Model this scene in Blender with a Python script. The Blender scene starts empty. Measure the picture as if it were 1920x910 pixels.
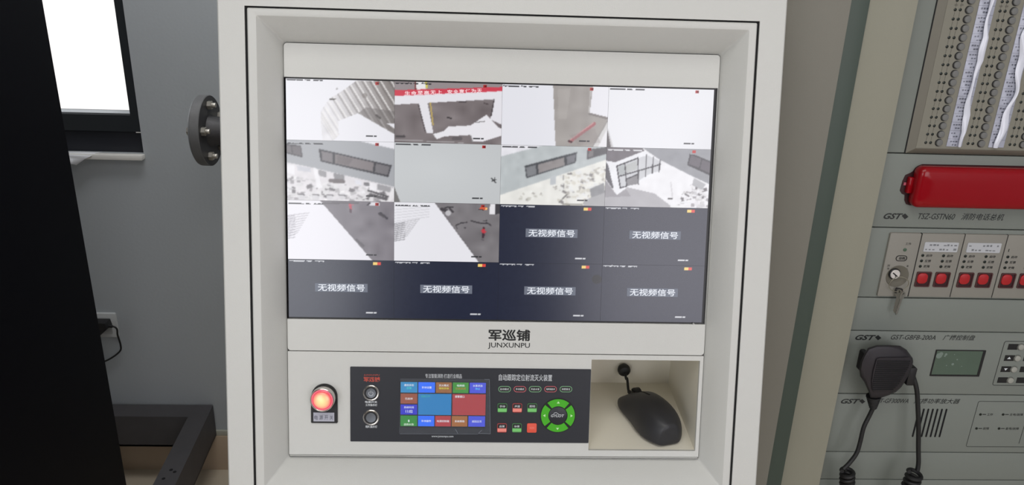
import bpy, bmesh, math, random
import numpy as np
from mathutils import Vector, Matrix

random.seed(4)
rng = np.random.default_rng(7)
SC = bpy.context.scene
COL = SC.collection
PI = math.pi

# ------------------------------------------------------------------ camera, world, lights, exposure
CAM_F = 1404.77                                   # focal length in pixels of the 1920 px wide frame
PITCH, YAW, ROLL = .34655, -.04314, .03266
CAM_POS = Vector((-.02104, -.76602, 1.43634))
LEAN = .22606                                     # how far the console's face leans back
cp, sp, cy, sy = math.cos(PITCH), math.sin(PITCH), math.cos(YAW), math.sin(YAW)
FWD = Vector((-sy * cp, cy * cp, -sp)); RT0 = Vector((cy, sy, 0)); UP0 = RT0.cross(FWD)
RT = RT0 * math.cos(ROLL) + UP0 * math.sin(ROLL); UP = -RT0 * math.sin(ROLL) + UP0 * math.cos(ROLL)
cam_data = bpy.data.cameras.new('camera'); cam = bpy.data.objects.new('camera', cam_data); COL.objects.link(cam)
cam_data.sensor_fit = 'HORIZONTAL'; cam_data.sensor_width = 36; cam_data.lens = CAM_F / 1920 * 36
cam_data.clip_start = .02; cam_data.clip_end = 200
m3 = Matrix((RT, UP, -FWD)).transposed()
cam.matrix_world = Matrix.Translation(CAM_POS) @ m3.to_4x4()
SC.camera = cam

SC.view_settings.view_transform = 'Standard'; SC.view_settings.look = 'None'
SC.view_settings.gamma = 1; SC.view_settings.use_curve_mapping = False
SC.view_settings.exposure = 0.0

W = bpy.data.worlds.new('overcast_sky'); SC.world = W; W.use_nodes = True
bg = W.node_tree.nodes['Background']
bg.inputs[0].default_value = (.93, .97, 1.0, 1); bg.inputs[1].default_value = 1.15

def area(name, loc, target, sx, sy, power, color):
    d = bpy.data.lights.new(name, 'AREA'); d.shape = 'RECTANGLE'; d.size = sx; d.size_y = sy
    d.energy = power; d.color = color
    o = bpy.data.objects.new(name, d); COL.objects.link(o); o.location = loc
    o.rotation_euler = (Vector(target) - Vector(loc)).to_track_quat('-Z', 'Y').to_euler()
    return o
area('ceiling_light_over_operator', (-.15, -1.25, 2.74), (-.15, -1.0, 0), 1.5, 1.1, 17, (1, .985, .96))
area('added_fill_back_wall', (-.40, .55, 2.74), (-.5, .75, 0), 1.0, .5, 13.5, (.985, .99, 1))  # added, unseen fill that brightens the back wall
area('added_fill_right', (1.34, -3.08, 1.65), (.75, 0, 1.2), 1.65, 1.7, 19.5, (1, .94, .985))  # added fill in an invented opening, brightens console and screen reflection
area('added_fill_left', (-1.43, -3.08, 1.65), (-.5, 0, 1.2), 1.5, 1.7, 21, (.98, .975, 1))  # added fill in the other invented opening, also mirrored by the screen
sun = bpy.data.lights.new('sun', 'SUN'); sun.energy = 2.2; sun.angle = .1
suno = bpy.data.objects.new('sun', sun); COL.objects.link(suno)
suno.rotation_euler = (math.radians(-38), math.radians(20), 0); suno.location = (0, 6, 8)

# ------------------------------------------------------------------ helpers
def lin(c):
    c = c / 255.0
    return c / 12.92 if c <= .04045 else ((c + .055) / 1.055) ** 2.4
def rgb(r, g, b): return (lin(r), lin(g), lin(b), 1)

MATS = {}
def mat(name, col, rough=.5, metal=0, bump=0, bscale=900, spec=.5, mottle=0, mscale=6, coat=0):
    """A procedural Principled material: noise mottling of the colour and a noise bump, both in object space."""
    if name in MATS: return MATS[name]
    m = bpy.data.materials.new(name); m.use_nodes = True; nt = m.node_tree; p = nt.nodes['Principled BSDF']
    p.inputs['Base Color'].default_value = col; p.inputs['Roughness'].default_value = rough
    p.inputs['Metallic'].default_value = metal; p.inputs['Specular IOR Level'].default_value = spec
    p.inputs['Coat Weight'].default_value = coat
    tc = nt.nodes.new('ShaderNodeTexCoord')
    if mottle:
        n = nt.nodes.new('ShaderNodeTexNoise'); n.inputs['Scale'].default_value = mscale; n.inputs['Detail'].default_value = 5
        nt.links.new(tc.outputs['Object'], n.inputs['Vector'])
        r = nt.nodes.new('ShaderNodeMapRange'); r.inputs['To Min'].default_value = 1 - mottle; r.inputs['To Max'].default_value = 1 + mottle
        nt.links.new(n.outputs['Fac'], r.inputs['Value'])
        mx = nt.nodes.new('ShaderNodeVectorMath'); mx.operation = 'SCALE'; mx.inputs[0].default_value = col[:3]
        nt.links.new(r.outputs['Result'], mx.inputs['Scale']); nt.links.new(mx.outputs[0], p.inputs['Base Color'])
    if bump:
        n = nt.nodes.new('ShaderNodeTexNoise'); n.inputs['Scale'].default_value = bscale
        nt.links.new(tc.outputs['Object'], n.inputs['Vector'])
        b = nt.nodes.new('ShaderNodeBump'); b.inputs['Strength'].default_value = bump; b.inputs['Distance'].default_value = .001
        nt.links.new(n.outputs['Fac'], b.inputs['Height']); nt.links.new(b.outputs['Normal'], p.inputs['Normal'])
    MATS[name] = m
    return m

def lit_mat(name, col, strength=1, rough=.3):
    """A surface that gives off its own light (display pixels, lamp lens)."""
    if name in MATS: return MATS[name]
    m = bpy.data.materials.new(name); m.use_nodes = True; p = m.node_tree.nodes['Principled BSDF']
    p.inputs['Base Color'].default_value = (.004, .004, .005, 1); p.inputs['Roughness'].default_value = rough; p.inputs['Specular IOR Level'].default_value = .7
    p.inputs['Emission Strength'].default_value = strength
    if col is None:
        a = m.node_tree.nodes.new('ShaderNodeVertexColor'); a.layer_name = 'Col'
        m.node_tree.links.new(a.outputs['Color'], p.inputs['Emission Color'])
    else:
        p.inputs['Emission Color'].default_value = col
    MATS[name] = m
    return m

class Frame:
    def __init__(s, o, a, b, c): s.o, s.a, s.b, s.c = Vector(o), Vector(a), Vector(b), Vector(c)
    def w(s, p): return s.o + s.a * p[0] + s.b * p[1] + s.c * p[2]
    def r(s, p): return s.a * p[0] + s.b * p[1] + s.c * p[2]
    def off(s, c): return Frame(s.o + s.c * c, s.a, s.b, s.c)
WORLD = Frame((0, 0, 0), (1, 0, 0), (0, 1, 0), (0, 0, 1))
SL, CL = math.sin(LEAN), math.cos(LEAN)
FACE = Frame((0, 0, 1.2), (1, 0, 0), (0, SL, CL), (0, -CL, SL))      # console face: a right, b up the slope, c towards the operator
REC = FACE.off(-.035)                                                 # the fascia, set back 35 mm in the door
RY = .10
RK = 1.1155                                                           # the rack's own drawing unit in metres
RACK = Frame((.00243, .20, -.1659), (RK, 0, 0), (0, 0, RK), (0, -RK, 0))   # rack panel plane
RPLAN = Frame((.00243, .20 - RK * RY, -.1659), (RK, 0, 0), (0, RK, 0), (0, 0, RK))
RFL = .1659 / RK                                                      # floor level in the rack's drawing
WY = 1.16
WALL = Frame((0, WY, 0), (1, 0, 0), (0, 0, 1), (0, -1, 0))

def on(fr, x, y):
    """Coordinates on a surface of the place of the point seen at photo pixel x, y."""
    d = RT * ((x - 960) / CAM_F) - UP * ((y - 455) / CAM_F) + FWD
    p = CAM_POS + d * ((fr.o - CAM_POS).dot(fr.c) / d.dot(fr.c)) - fr.o
    return p.dot(fr.a), p.dot(fr.b)

BASE = {}
def thing(name, label, cat, loc, group=None):
    o = bpy.data.objects.new(name, None); COL.objects.link(o); o.location = loc; o.empty_display_size = .05
    o['label'] = label; o['category'] = cat
    if group: o['group'] = group
    BASE[o.name] = Vector(loc)
    return o
def base(o): return BASE[o.name] if o is not None else Vector((0, 0, 0))

class MB:
    """Collects shapes in a frame's coordinates into one mesh."""
    def __init__(s): s.bm = bmesh.new()
    def face(s, vs):
        try: return s.bm.faces.new(vs)
        except ValueError: return None
    def ring(s, pts): return [s.bm.verts.new(p) for p in pts]
    def loft(s, rings, cap0=False, cap1=False, closed=True):
        R = [s.ring(r) for r in rings]
        for A, Bq in zip(R, R[1:]):
            n = len(A)
            for i in range(n if closed else n - 1):
                s.face((A[i], A[(i + 1) % n], Bq[(i + 1) % n], Bq[i]))
        if cap0: s.face(R[0][::-1])
        if cap1: s.face(R[-1])
        return s
    def prism(s, pts, c0, c1, bev=0):
        if bev:
            cx = sum(p[0] for p in pts) / len(pts); cy_ = sum(p[1] for p in pts) / len(pts)
            def ins(k):
                out = []
                for x, y in pts:
                    d = math.hypot(x - cx, y - cy_) or 1
                    out.append((x - (x - cx) / d * k, y - (y - cy_) / d * k))
                return out
            return s.loft([[(x, y, c0) for x, y in pts], [(x, y, c1 - bev) for x, y in pts], [(x, y, c1 - bev * .3) for x, y in ins(bev * .3)], [(x, y, c1) for x, y in ins(bev)]], True, True)
        return s.loft([[(x, y, c0) for x, y in pts], [(x, y, c1) for x, y in pts]], True, True)
    def box(s, a0, a1, b0, b1, c0, c1, bev=0):
        t = bmesh.new(); bmesh.ops.create_cube(t, size=1)
        for v in t.verts:
            v.co = Vector((a0 + (a1 - a0) * (v.co.x + .5), b0 + (b1 - b0) * (v.co.y + .5), c0 + (c1 - c0) * (v.co.z + .5)))
        if bev: bmesh.ops.bevel(t, geom=t.edges[:], offset=bev, segments=2, affect='EDGES', profile=.6)
        s.add(t); return s
    def add(s, t, mtx=None):
        me = bpy.data.meshes.new('tmp'); t.to_mesh(me); t.free()
        if mtx is not None: me.transform(mtx)
        s.bm.from_mesh(me); bpy.data.meshes.remove(me)
    def rbox(s, a0, a1, b0, b1, c0, c1, r, bev=0, n=5):
        P = lambda k: rr(a0 + k, a1 - k, b0 + k, b1 - k, max(r - k, .0002), n)
        rings = [[(x, y, c0) for x, y in P(0)], [(x, y, c1 - bev) for x, y in P(0)]]
        if bev: rings += [[(x, y, c1 - bev * .3) for x, y in P(bev * .3)], [(x, y, c1) for x, y in P(bev)]]
        return s.loft(rings, True, True)
    def frame(s, o, i, c0, c1, ro=0.0005, ri=0.0005, n=4):
        """A plate from c0 to c1 with rounded rect outline o and a rounded rect hole i."""
        A, Bq = rr(*o, ro, n), rr(*i, ri, n)
        z = lambda P, c: [(x, y, c) for x, y in P]
        return s.loft([z(Bq, c0), z(A, c0), z(A, c1), z(Bq, c1), z(Bq, c0)])
    def lathe(s, ca, cb, prof, n=32, cap0=True, cap1=True):
        return s.loft([[(ca + r * math.cos(2 * PI * k / n), cb + r * math.sin(2 * PI * k / n), c) for k in range(n)] for r, c in prof], cap0, cap1)
    def cyl(s, ca, cb, r, c0, c1, n=24, bev=0):
        pr = [(r, c0), (r, c1 - bev)] + ([(r - bev * .3, c1 - bev * .3), (r - bev, c1)] if bev else [])
        return s.lathe(ca, cb, pr, n)
    def washer(s, ca, cb, r0, r1, c0, c1, n=32, t0=0, t1=2 * PI):
        full = abs(t1 - t0 - 2 * PI) < 1e-6; k = n if full else n + 1
        P = lambda r, c: [(ca + r * math.cos(t0 + (t1 - t0) * i / n), cb + r * math.sin(t0 + (t1 - t0) * i / n), c) for i in range(k)]
        rings = [P(r0, c0), P(r1, c0), P(r1, c1), P(r0, c1), P(r0, c0)]
        R = [s.ring(r) for r in rings[:-1]]; R.append(R[0])
        for A, Bq in zip(R, R[1:]):
            for i in range(k if full else k - 1): s.face((A[i], A[(i + 1) % k], Bq[(i + 1) % k], Bq[i]))
        if not full:
            s.face([R[j][0] for j in range(4)]); s.face([R[j][-1] for j in (3, 2, 1, 0)])
        return s
    def tube(s, pts, r, n=10, cap=True):
        pts = [Vector(p) for p in pts]; rings = []; ref = None
        for i, p in enumerate(pts):
            t = (pts[min(i + 1, len(pts) - 1)] - pts[max(i - 1, 0)]).normalized()
            if ref is None: ref = t.orthogonal().normalized()
            ref = (ref - t * ref.dot(t)).normalized(); q = t.cross(ref)
            rad = r(i / (len(pts) - 1)) if callable(r) else r
            rings.append([p + (ref * math.cos(2 * PI * k / n) + q * math.sin(2 * PI * k / n)) * rad for k in range(n)])
        return s.loft(rings, cap, cap)
    def line(s, pts, w, c0, c1, closed=False):
        """A printed line of width w along pts."""
        P = [Vector(p) for p in pts]; n = len(P)
        for i in range(n if closed else n - 1):
            a, b = P[i], P[(i + 1) % n]; d = (b - a).normalized() * (w / 2); q = Vector((-d.y, d.x))
            s.loft([[(*(a - d * .6 + q), c), (*(a - d * .6 - q), c), (*(b + d * .6 - q), c), (*(b + d * .6 + q), c)] for c in (c0, c1)], True, True)
        return s
    def text(s, txt, a0, a1, b0, b1, c, shear=0, bold=0):
        """Lettering scaled to fill the rectangle."""
        cu = bpy.data.curves.new('lettering', 'FONT'); cu.body = txt; cu.shear = shear; cu.offset = bold; cu.resolution_u = 3
        ob = bpy.data.objects.new('lettering', cu)
        me = bpy.data.meshes.new_from_object(ob)
        bpy.data.objects.remove(ob); bpy.data.curves.remove(cu)
        if len(me.vertices) == 0: bpy.data.meshes.remove(me); return s
        co = np.empty(len(me.vertices) * 3); me.vertices.foreach_get('co', co); co = co.reshape(-1, 3)
        lo, hi = co.min(0), co.max(0)
        co[:, 0] = a0 + (co[:, 0] - lo[0]) / (hi[0] - lo[0]) * (a1 - a0)
        co[:, 1] = b0 + (co[:, 1] - lo[1]) / (hi[1] - lo[1]) * (b1 - b0)
        co[:, 2] = c
        me.vertices.foreach_set('co', co.ravel()); s.bm.from_mesh(me); bpy.data.meshes.remove(me)
        return s
    def build(s, name, m, parent=None, fr=WORLD, at=None, smooth=35, sub=0, fix=True):
        """Link the collected shapes as one object. With at=(a,b,c) the mesh is kept around that point so that it can be copied elsewhere."""
        if fix: bmesh.ops.recalc_face_normals(s.bm, faces=s.bm.faces[:])
        me = bpy.data.meshes.new(name); s.bm.to_mesh(me); s.bm.free()
        org = fr.w(at) if at is not None else None
        b = base(parent)
        M = Matrix((fr.a, fr.b, fr.c)).transposed().to_4x4()
        me.transform(Matrix.Translation(Vector((0, 0, 0)) if at is not None else fr.o - b) @ M)
        if M.determinant() < 0: me.flip_normals()
        if smooth:
            me.shade_smooth(); me.set_sharp_from_angle(angle=math.radians(smooth))
        o = bpy.data.objects.new(name, me); COL.objects.link(o)
        for q in (m if isinstance(m, (list, tuple)) else [m]): me.materials.append(q)
        if parent is not None: o.parent = parent
        if at is not None: o.location = org - b
        BASE[o.name] = b + o.location
        if sub:
            q = o.modifiers.new('smooth', 'SUBSURF'); q.levels = q.render_levels = sub
        return o

def again(o, fr, at, parent=None, children=True):
    """Another copy of o, with copies of what hangs under it, at a point of the frame."""
    p = parent or o.parent
    c = o.copy(); COL.objects.link(c); c.parent = p; c.location = fr.w(at) - base(p); BASE[c.name] = base(p) + c.location
    if children:
        for ch in list(o.children):
            d = ch.copy(); COL.objects.link(d); d.parent = c
    return c

def rr(a0, a1, b0, b1, r, n=4):
    out = []
    for cx, cy_, t in ((a1 - r, b1 - r, 0), (a0 + r, b1 - r, PI / 2), (a0 + r, b0 + r, PI), (a1 - r, b0 + r, 1.5 * PI)):
        for k in range(n + 1):
            q = t + PI / 2 * k / n; out.append((cx + r * math.cos(q), cy_ + r * math.sin(q)))
    return out
def z3(P, c): return [(x, y, c) for x, y in P]
def spline(pts, n=10):
    P = [Vector(p) for p in pts]; P = [P[0] * 2 - P[1]] + P + [P[-1] * 2 - P[-2]]; out = []
    for i in range(1, len(P) - 2):
        for k in range(n):
            t = k / n; a, b, c, d = P[i - 1:i + 3]
            out.append(.5 * ((2 * b) + (c - a) * t + (2 * a - 5 * b + 4 * c - d) * t * t + (3 * b - a - 3 * c + d) * t ** 3))
    return out + [P[-2]]
def structure(o, label=None):
    o['kind'] = 'structure'
    if label: o['label'] = label
    return o

# ------------------------------------------------------------------ materials
console_paint = mat('console powder coat', rgb(203, 203, 199), .42, bump=.16, bscale=1300, mottle=.02, mscale=9)
gap_black = mat('gap black', rgb(10, 10, 12), .9)
niche_lightened = mat('niche lightened enamel', rgb(228, 223, 208), .6, bump=.1, mottle=.03, mscale=20)  # the console's enamel, lightened to lift the shade inside the niche
screen_black = mat('monitor bezel black', rgb(9, 9, 14), .35)
ink = mat('black ink', rgb(16, 16, 17), .6)
white_ink = mat('white ink', rgb(212, 216, 220), .6)
red_ink = mat('red ink', rgb(184, 76, 62), .6)
green_ink = mat('green ink', rgb(120, 200, 112), .6)
pink_ink = mat('pink ink', rgb(240, 140, 128), .6)
membrane_black = mat('membrane panel black', rgb(34, 36, 43), .42, bump=.05, bscale=600)
chrome = mat('chrome', rgb(205, 200, 194), .22, 1)
chrome_worn = mat('satin chrome', rgb(190, 186, 178), .38, 1)
grey_metal = mat('brushed grey metal', rgb(120, 124, 130), .38, .8)
cap_black = mat('black plastic', rgb(24, 23, 25), .45, bump=.08, bscale=700)
rubber_black = mat('black rubber', rgb(20, 20, 21), .55)
mouse_black = mat('mouse shell', rgb(40, 40, 43), .42, bump=.1, bscale=1800)
mouse_trim = mat('mouse dark trim', rgb(12, 12, 13), .5)
rack_post = mat('rack post tone', rgb(124, 121, 111), .55, bump=.08, bscale=700, mottle=.03, mscale=5)  # one even tone, darker than the cream of the door frame
rack_cream = mat('rack cream paint', rgb(142, 140, 125), .55, bump=.08, bscale=700, mottle=.03, mscale=5)
rack_green = mat('rack green trim', rgb(64, 75, 67), .5, bump=.06, bscale=900)
rack_grey = mat('rack grey panel', rgb(123, 128, 122), .6, bump=.1, bscale=1300, mottle=.02, mscale=12)
zone_beige = mat('zone panel beige', rgb(130, 127, 115), .6, bump=.08, bscale=1100, mottle=.02, mscale=14)
zone_frame = mat('zone frame beige', rgb(116, 112, 101), .55)
module_grey = mat('module grey', rgb(138, 135, 127), .6, bump=.08, bscale=1200)
led_dark = mat('unlit led', rgb(14, 24, 19), .3)
button_grey = mat('grey push button', rgb(112, 112, 110), .5)
button_pale = mat('pale push button', rgb(160, 160, 152), .45)
collar_black = mat('button collar', rgb(22, 21, 20), .6)
paper = mat('label paper', rgb(178, 180, 194), .7, mottle=.05, mscale=40)
paper_ink = mat('label ink', rgb(88, 90, 104), .7)
handset_red = mat('handset red plastic', rgb(142, 8, 20), .16, spec=.34)
recess_dark = mat('recess dark red', rgb(48, 8, 14), .6)
red_cap = mat('red button cap', rgb(172, 26, 32), .4)
red_well = mat('red button well', rgb(74, 40, 40), .6)
lock_brown = mat('lock dish', rgb(100, 96, 85), .55)
mic_black = mat('microphone shell', rgb(38, 34, 39), .5, bump=.15, bscale=1200)
mic_groove = mat('microphone groove', rgb(11, 10, 12), .8)
lcd_green = mat('lcd glass', rgb(82, 98, 86), .22, mottle=.06, mscale=90)
lcd_spot = mat('lcd blemish', rgb(118, 132, 124), .4)
wall_paint = mat('grey wall paint', rgb(176, 181, 185), .75, bump=.25, bscale=130, mottle=.02, mscale=3)
frame_dark = mat('dark window frame', rgb(36, 40, 44), .45)
frame_blue = mat('dark window rail', rgb(30, 32, 40), .5)
sill_white = mat('white sill', rgb(230, 228, 223), .6, mottle=.05, mscale=14)
paper_white = mat('white paper', rgb(242, 243, 247), .7)
black_paint = mat('black cabinet paint', rgb(6, 6, 13), .6, spec=.1, bump=.06, bscale=900)
steel_dark = mat('dark painted steel', rgb(78, 76, 78), .55, 0, spec=.3, bump=.25, bscale=220, mottle=.16, mscale=18)
plastic_white = mat('socket white plastic', rgb(196, 198, 198), .5)
flange_steel = mat('dark flange steel', rgb(66, 65, 67), .55, .15, bump=.3, bscale=260, mottle=.25, mscale=40)
flange_edge = mat('grey flange edge', rgb(150, 152, 154), .4, .6, mottle=.1, mscale=60)
bolt_zinc = mat('zinc bolt', rgb(188, 184, 176), .35, .8, mottle=.15, mscale=200)
baseboard_tile = mat('baseboard tile', rgb(186, 166, 144), .4, mottle=.06, mscale=10)
trim_grey = mat('trim grey', rgb(176, 176, 164), .6)
ceiling_white = mat('ceiling white', rgb(226, 226, 222), .8)
pavement = mat('pale pavement', rgb(236, 230, 226), .8, mottle=.04, mscale=3)
pave_grey = mat('grey outdoor wall', rgb(200, 208, 218), .8)

def tile_floor():
    m = bpy.data.materials.new('beige floor tile'); m.use_nodes = True; nt = m.node_tree; p = nt.nodes['Principled BSDF']
    tc = nt.nodes.new('ShaderNodeTexCoord'); b = nt.nodes.new('ShaderNodeTexBrick')
    b.offset = 0; b.inputs['Scale'].default_value = 1; b.inputs['Brick Width'].default_value = .6; b.inputs['Row Height'].default_value = .6
    b.inputs['Mortar Size'].default_value = .003
    b.inputs['Color1'].default_value = rgb(198, 186, 166); b.inputs['Color2'].default_value = rgb(194, 182, 162); b.inputs['Mortar'].default_value = rgb(120, 112, 96)
    nt.links.new(tc.outputs['Object'], b.inputs['Vector']); nt.links.new(b.outputs['Color'], p.inputs['Base Color'])
    p.inputs['Roughness'].default_value = .35
    return m

# ------------------------------------------------------------------ the room
XL, XR, YF, ZC = -2.3, 2.3, -3.2, 2.8
structure(MB().box(XL - .1, XR + .1, YF - .1, WY + .2, -.1, 0).build('floor', tile_floor()), 'beige tiled floor')
structure(MB().box(XL - .1, XR + .1, YF - .1, WY + .2, ZC, ZC + .1).build('ceiling', ceiling_white), 'white ceiling')
structure(MB().box(XL - .1, XL, YF, WY + .2, 0, ZC).build('wall_left', wall_paint), 'grey painted wall on the left')
structure(MB().box(XR, XR + .1, YF, WY + .2, 0, ZC).build('wall_right', wall_paint), 'grey painted wall on the right')
WX0, WX1, WZ0, WZ1 = -2.0, -.8965, .966, 2.25
structure(MB().frame((XL, XR, 0, ZC), (WX0, WX1, WZ0, WZ1), -.2, 0).build('wall_back', wall_paint, fr=WALL), 'grey painted back wall with a window')
# added front wall, its openings and dark middle shaped for the screen reflection
FW = Frame((0, YF, 0), (1, 0, 0), (0, 0, 1), (0, 1, 0))
mb = MB()
for q in ((XL, -2.2, 0, ZC), (-.66, .50, 0, ZC), (2.2, XR, 0, ZC), (-2.2, -.66, 0, .8), (-2.2, -.66, 2.55, ZC), (.50, 2.2, 0, .8), (.50, 2.2, 2.55, ZC)): mb.box(*q, -.1, 0)
structure(mb.build('added_wall_front', mat('blue grey reflection wall', rgb(62, 70, 88), .8), fr=FW), 'added blue grey wall behind the operator with two openings, shaped for the screen reflection')
# window
win = structure(MB().frame((WX0, WX1, 1.0215, WZ1), (WX0 + .05, WX1 - .0225, 1.064, WZ1 - .05), -.075, -.004).build('window_1', frame_dark, fr=WALL), 'dark framed window over the sill')
MB().box(-1.43, -1.40, 1.064, WZ1 - .05, -.06, -.02).build('mullion', frame_dark, win, WALL)
MB().box(WX0, WX1, WZ0, 1.0195, -.09, -.012, .002).build('bottom_rail', frame_blue, win, WALL)
MB().box(WX1 - .0135, WX1, 1.0195, 1.0215, -.02, -.003).build('rail_clip', sill_white, win, WALL)
MB().box(WX0 + .05, WX1 - .0225, 1.064, 1.067, -.05, -.012).build('glazing_bead', flange_edge, win, WALL)
glass = bpy.data.materials.new('window glass'); glass.use_nodes = True
gn = glass.node_tree; gn.nodes.clear()
go = gn.nodes.new('ShaderNodeOutputMaterial'); gm = gn.nodes.new('ShaderNodeMixShader'); gt = gn.nodes.new('ShaderNodeBsdfTransparent'); gg = gn.nodes.new('ShaderNodeBsdfGlossy')
gg.inputs['Roughness'].default_value = .02; gm.inputs[0].default_value = .04
gn.links.new(gt.outputs[0], gm.inputs[1]); gn.links.new(gg.outputs[0], gm.inputs[2]); gn.links.new(gm.outputs[0], go.inputs[0])
MB().box(WX0 + .045, WX1 - .018, 1.060, WZ1 - .045, -.046, -.041).build('pane', glass, win, WALL)
structure(MB().box(WX0 - .02, WX1 + .0035, .9525, .966, -.0, .022, .003).build('trim_1', sill_white, fr=WALL), 'white window sill ledge')
structure(MB().box(XL, XR, 0, .118, 0, .012, .001).build('baseboard_back', baseboard_tile, fr=WALL), 'brown tile baseboard under the window wall')
structure(MB().box(XL, XR, .118, .135, 0, .009, .002).build('trim_2', trim_grey, fr=WALL), 'pale trim strip along the top of the baseboard')
# outdoors
structure(MB().box(-45, 12, WY + .25, 40, -.25, -.1).build('terrace', pavement), 'pale sunlit pavement outside the window')
o = MB(); o.box(-45, 12, 4.9, 4.96, -.1, -.075); o.build('kerb', pave_grey)['kind'] = 'structure'
o = MB(); o.box(-45, 12, 36, 36.4, -.1, 4.0); o.build('outdoor_wall', pave_grey)['kind'] = 'structure'

# ------------------------------------------------------------------ the console
con = thing('control_console', 'off-white sloped metal control console with a large monitor and black key panel', 'control console', (0, .25, 0))
HB, HT = -.405, .262
mb = MB()
hw = .2955
def back(P):        # the same outline carried straight back to the rear of the housing
    out = []
    for x, y, c in P:
        w = FACE.w((x, y, c)); t = (.50 - w.y)
        v = Vector((w.x, .50, w.z)) - FACE.o
        out.append((v.dot(FACE.a), v.dot(FACE.b), v.dot(FACE.c)))
    return out
seam = (-.2678, .2672, -.352, .2008)
A0 = rr(-hw, hw, HB, HT, .003, 3)
mb.loft([z3(rr(*seam, .0006, 3), -.040), z3(rr(*seam, .0006, 3), 0), z3(rr(-hw + .0015, hw - .0015, HB + .0015, HT - .0015, .002, 3), 0), z3(A0, -.0015), z3(A0, -.012), back(z3(A0, -.012))], False, True)
mb.build('housing', console_paint, con, FACE)
wb = FACE.w((0, HB, 0)).z
MB().box(-.28, .28, -.075, .48, .08, wb + .004, .002).build('pedestal', console_paint, con)
MB().box(-.265, .265, -.05, .46, 0, .08).build('plinth', gap_black, con)
# door: flat rim, bevelled throat down to the fascia
RO = (-.2386, .2388, -.2968, .1704)
mb = MB()
D0 = (seam[0] + .0024, seam[1] - .0024, seam[2] + .002, seam[3] - .0018)
ins = lambda r, k: (r[0] + k, r[1] - k, r[2] + k, r[3] - k)
mb.loft([z3(rr(*ins(D0, 0), .0015, 4), -.026), z3(rr(*D0, .0015, 4), -.0012), z3(rr(*ins(D0, .0012), .0012, 4), 0),
         z3(rr(-.2563, .2566, -.3165, .1919, .0016, 4), 0), z3(rr(-.2556, .2559, -.3158, .1911, .0016, 4), -.0006),
         z3(rr(RO[0] - .0004, RO[1] + .0004, RO[2] - .0004, RO[3] + .0004, .0042, 4), -.0362), z3(rr(*RO, .004, 4), -.0372), z3(rr(*RO, .004, 4), -.046)])
mb.build('door', console_paint, con, FACE)
MB().frame((seam[0] + .0001, seam[1] - .0001, seam[2] + .0001, seam[3] - .0001), (D0[0] - .0001, D0[1] + .0001, D0[2] - .0001, D0[3] + .0001), -.006, -.0016).build('door_gasket', gap_black, con, FACE)
# upper fascia around the monitor and its lettering
LINE = -.1705
mb = MB(); g_ = .0010
mb.frame((RO[0] + g_, RO[1] - g_, LINE + .0005, RO[3] - g_), (-.2376, .2374, -.1338, .1336), -.006, 0, .0036, .0003)
fascia = mb.build('upper_fascia', console_paint, con, REC)
mb = MB()
for q in range(5):
    dx, dy = ((0, 0), (.00032, 0), (-.00032, 0), (0, .0003), (0, -.0003))[q]
    mb.text('军巡铺', -.0109 + dx, .0359 + dx, -.1555 + dy, -.1428 + dy, .0002 + q * .00002, bold=.008)
mb.text('JUNXUNPU', -.0116, .0362, -.1655, -.1580, .0002, bold=.008).build('brand_lettering', ink, con, REC)
# lower panel with the niche opening
NF = (.1078, .2338, -.2855, -.1766)
mb = MB()
mb.frame((RO[0] + g_, RO[1] - g_, -.2928, LINE - .0005), NF, -.004, 0, .0006, .0003)
mb.build('lower_panel', console_paint, con, REC)
MB().rbox(RO[0] + g_, RO[1] - g_, RO[2] + g_, -.2936, -.004, .0006, .0016, .0006).build('bottom_lip', console_paint, con, REC)
# niche: level floor and ceiling, upright back wall, 150 mm deep
def lev(a, b, s):   # a point s metres straight back from a point on the fascia
    w = REC.w((a, b, -.004)) + Vector((0, s, 0)); return w
nd = .152
mb = MB(); x0, x1, b0, b1 = NF
k = 6
f = [lev(x0, b0, 0), lev(x1, b0, 0), lev(x1, b1, 0), lev(x0, b1, 0)]
bk = [lev(x0, b0, nd), lev(x1 + .004, b0, nd), Vector((x1 + .004, lev(0, b0, nd).y, lev(0, b1, 0).z)), Vector((x0, lev(0, b0, nd).y, lev(0, b1, 0).z))]
e = .002
fo = [f[0] + Vector((-e, 0, -e)), f[1] + Vector((e, 0, -e)), f[2] + Vector((e, 0, e)), f[3] + Vector((-e, 0, e))]
bo = [bk[0] + Vector((-e, e, -e)), bk[1] + Vector((e, e, -e)), bk[2] + Vector((e, e, e)), bk[3] + Vector((-e, e, e))]
mb.loft([bk, f, fo, bo], True, True)
niche = mb.build('mouse_niche', niche_lightened, con, smooth=20)
NZ = f[0].z; NYB = bk[0].y
# rubber cable outlet on the niche's back wall
gx = .1735; gz = FACE.w((gx, -.2305, -.17)).z
mb = MB(); mb.lathe(gx, gz, [(.0045, 0), (.0045, .003), (.0078, .004), (.0086, .007), (.0084, .0105), (.0066, .0135), (.003, .015)], 24)
mb.build('cable_grommet', rubber_black, con, Frame((0, NYB, 0), (1, 0, 0), (0, 0, 1), (0, -1, 0)))

# ---- the monitor: a black bordered display split in sixteen camera pictures
mon = MB().rbox(-.240, .240, -.136, .136, -.012, -.0032, .001).build('monitor', screen_black, con, REC)
PIX = lit_mat('display pixels', None, 1.0, .2)
NO_SIG_BOX = lit_mat('caption box pixels', rgb(96, 102, 116), 1, .3); NO_SIG_TXT = lit_mat('caption text pixels', rgb(226, 230, 238), 1, .3)
TX0, TX1, TY0, TY1 = -.2366, .2342, -.1322, .1320
TW, TH = (TX1 - TX0) / 4, (TY1 - TY0) / 4
GW, GH = 150, 84
YY, XX = np.mgrid[0:GH, 0:GW]; XX = (XX + .5) / GW; YY = (YY + .5) / GH

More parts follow.
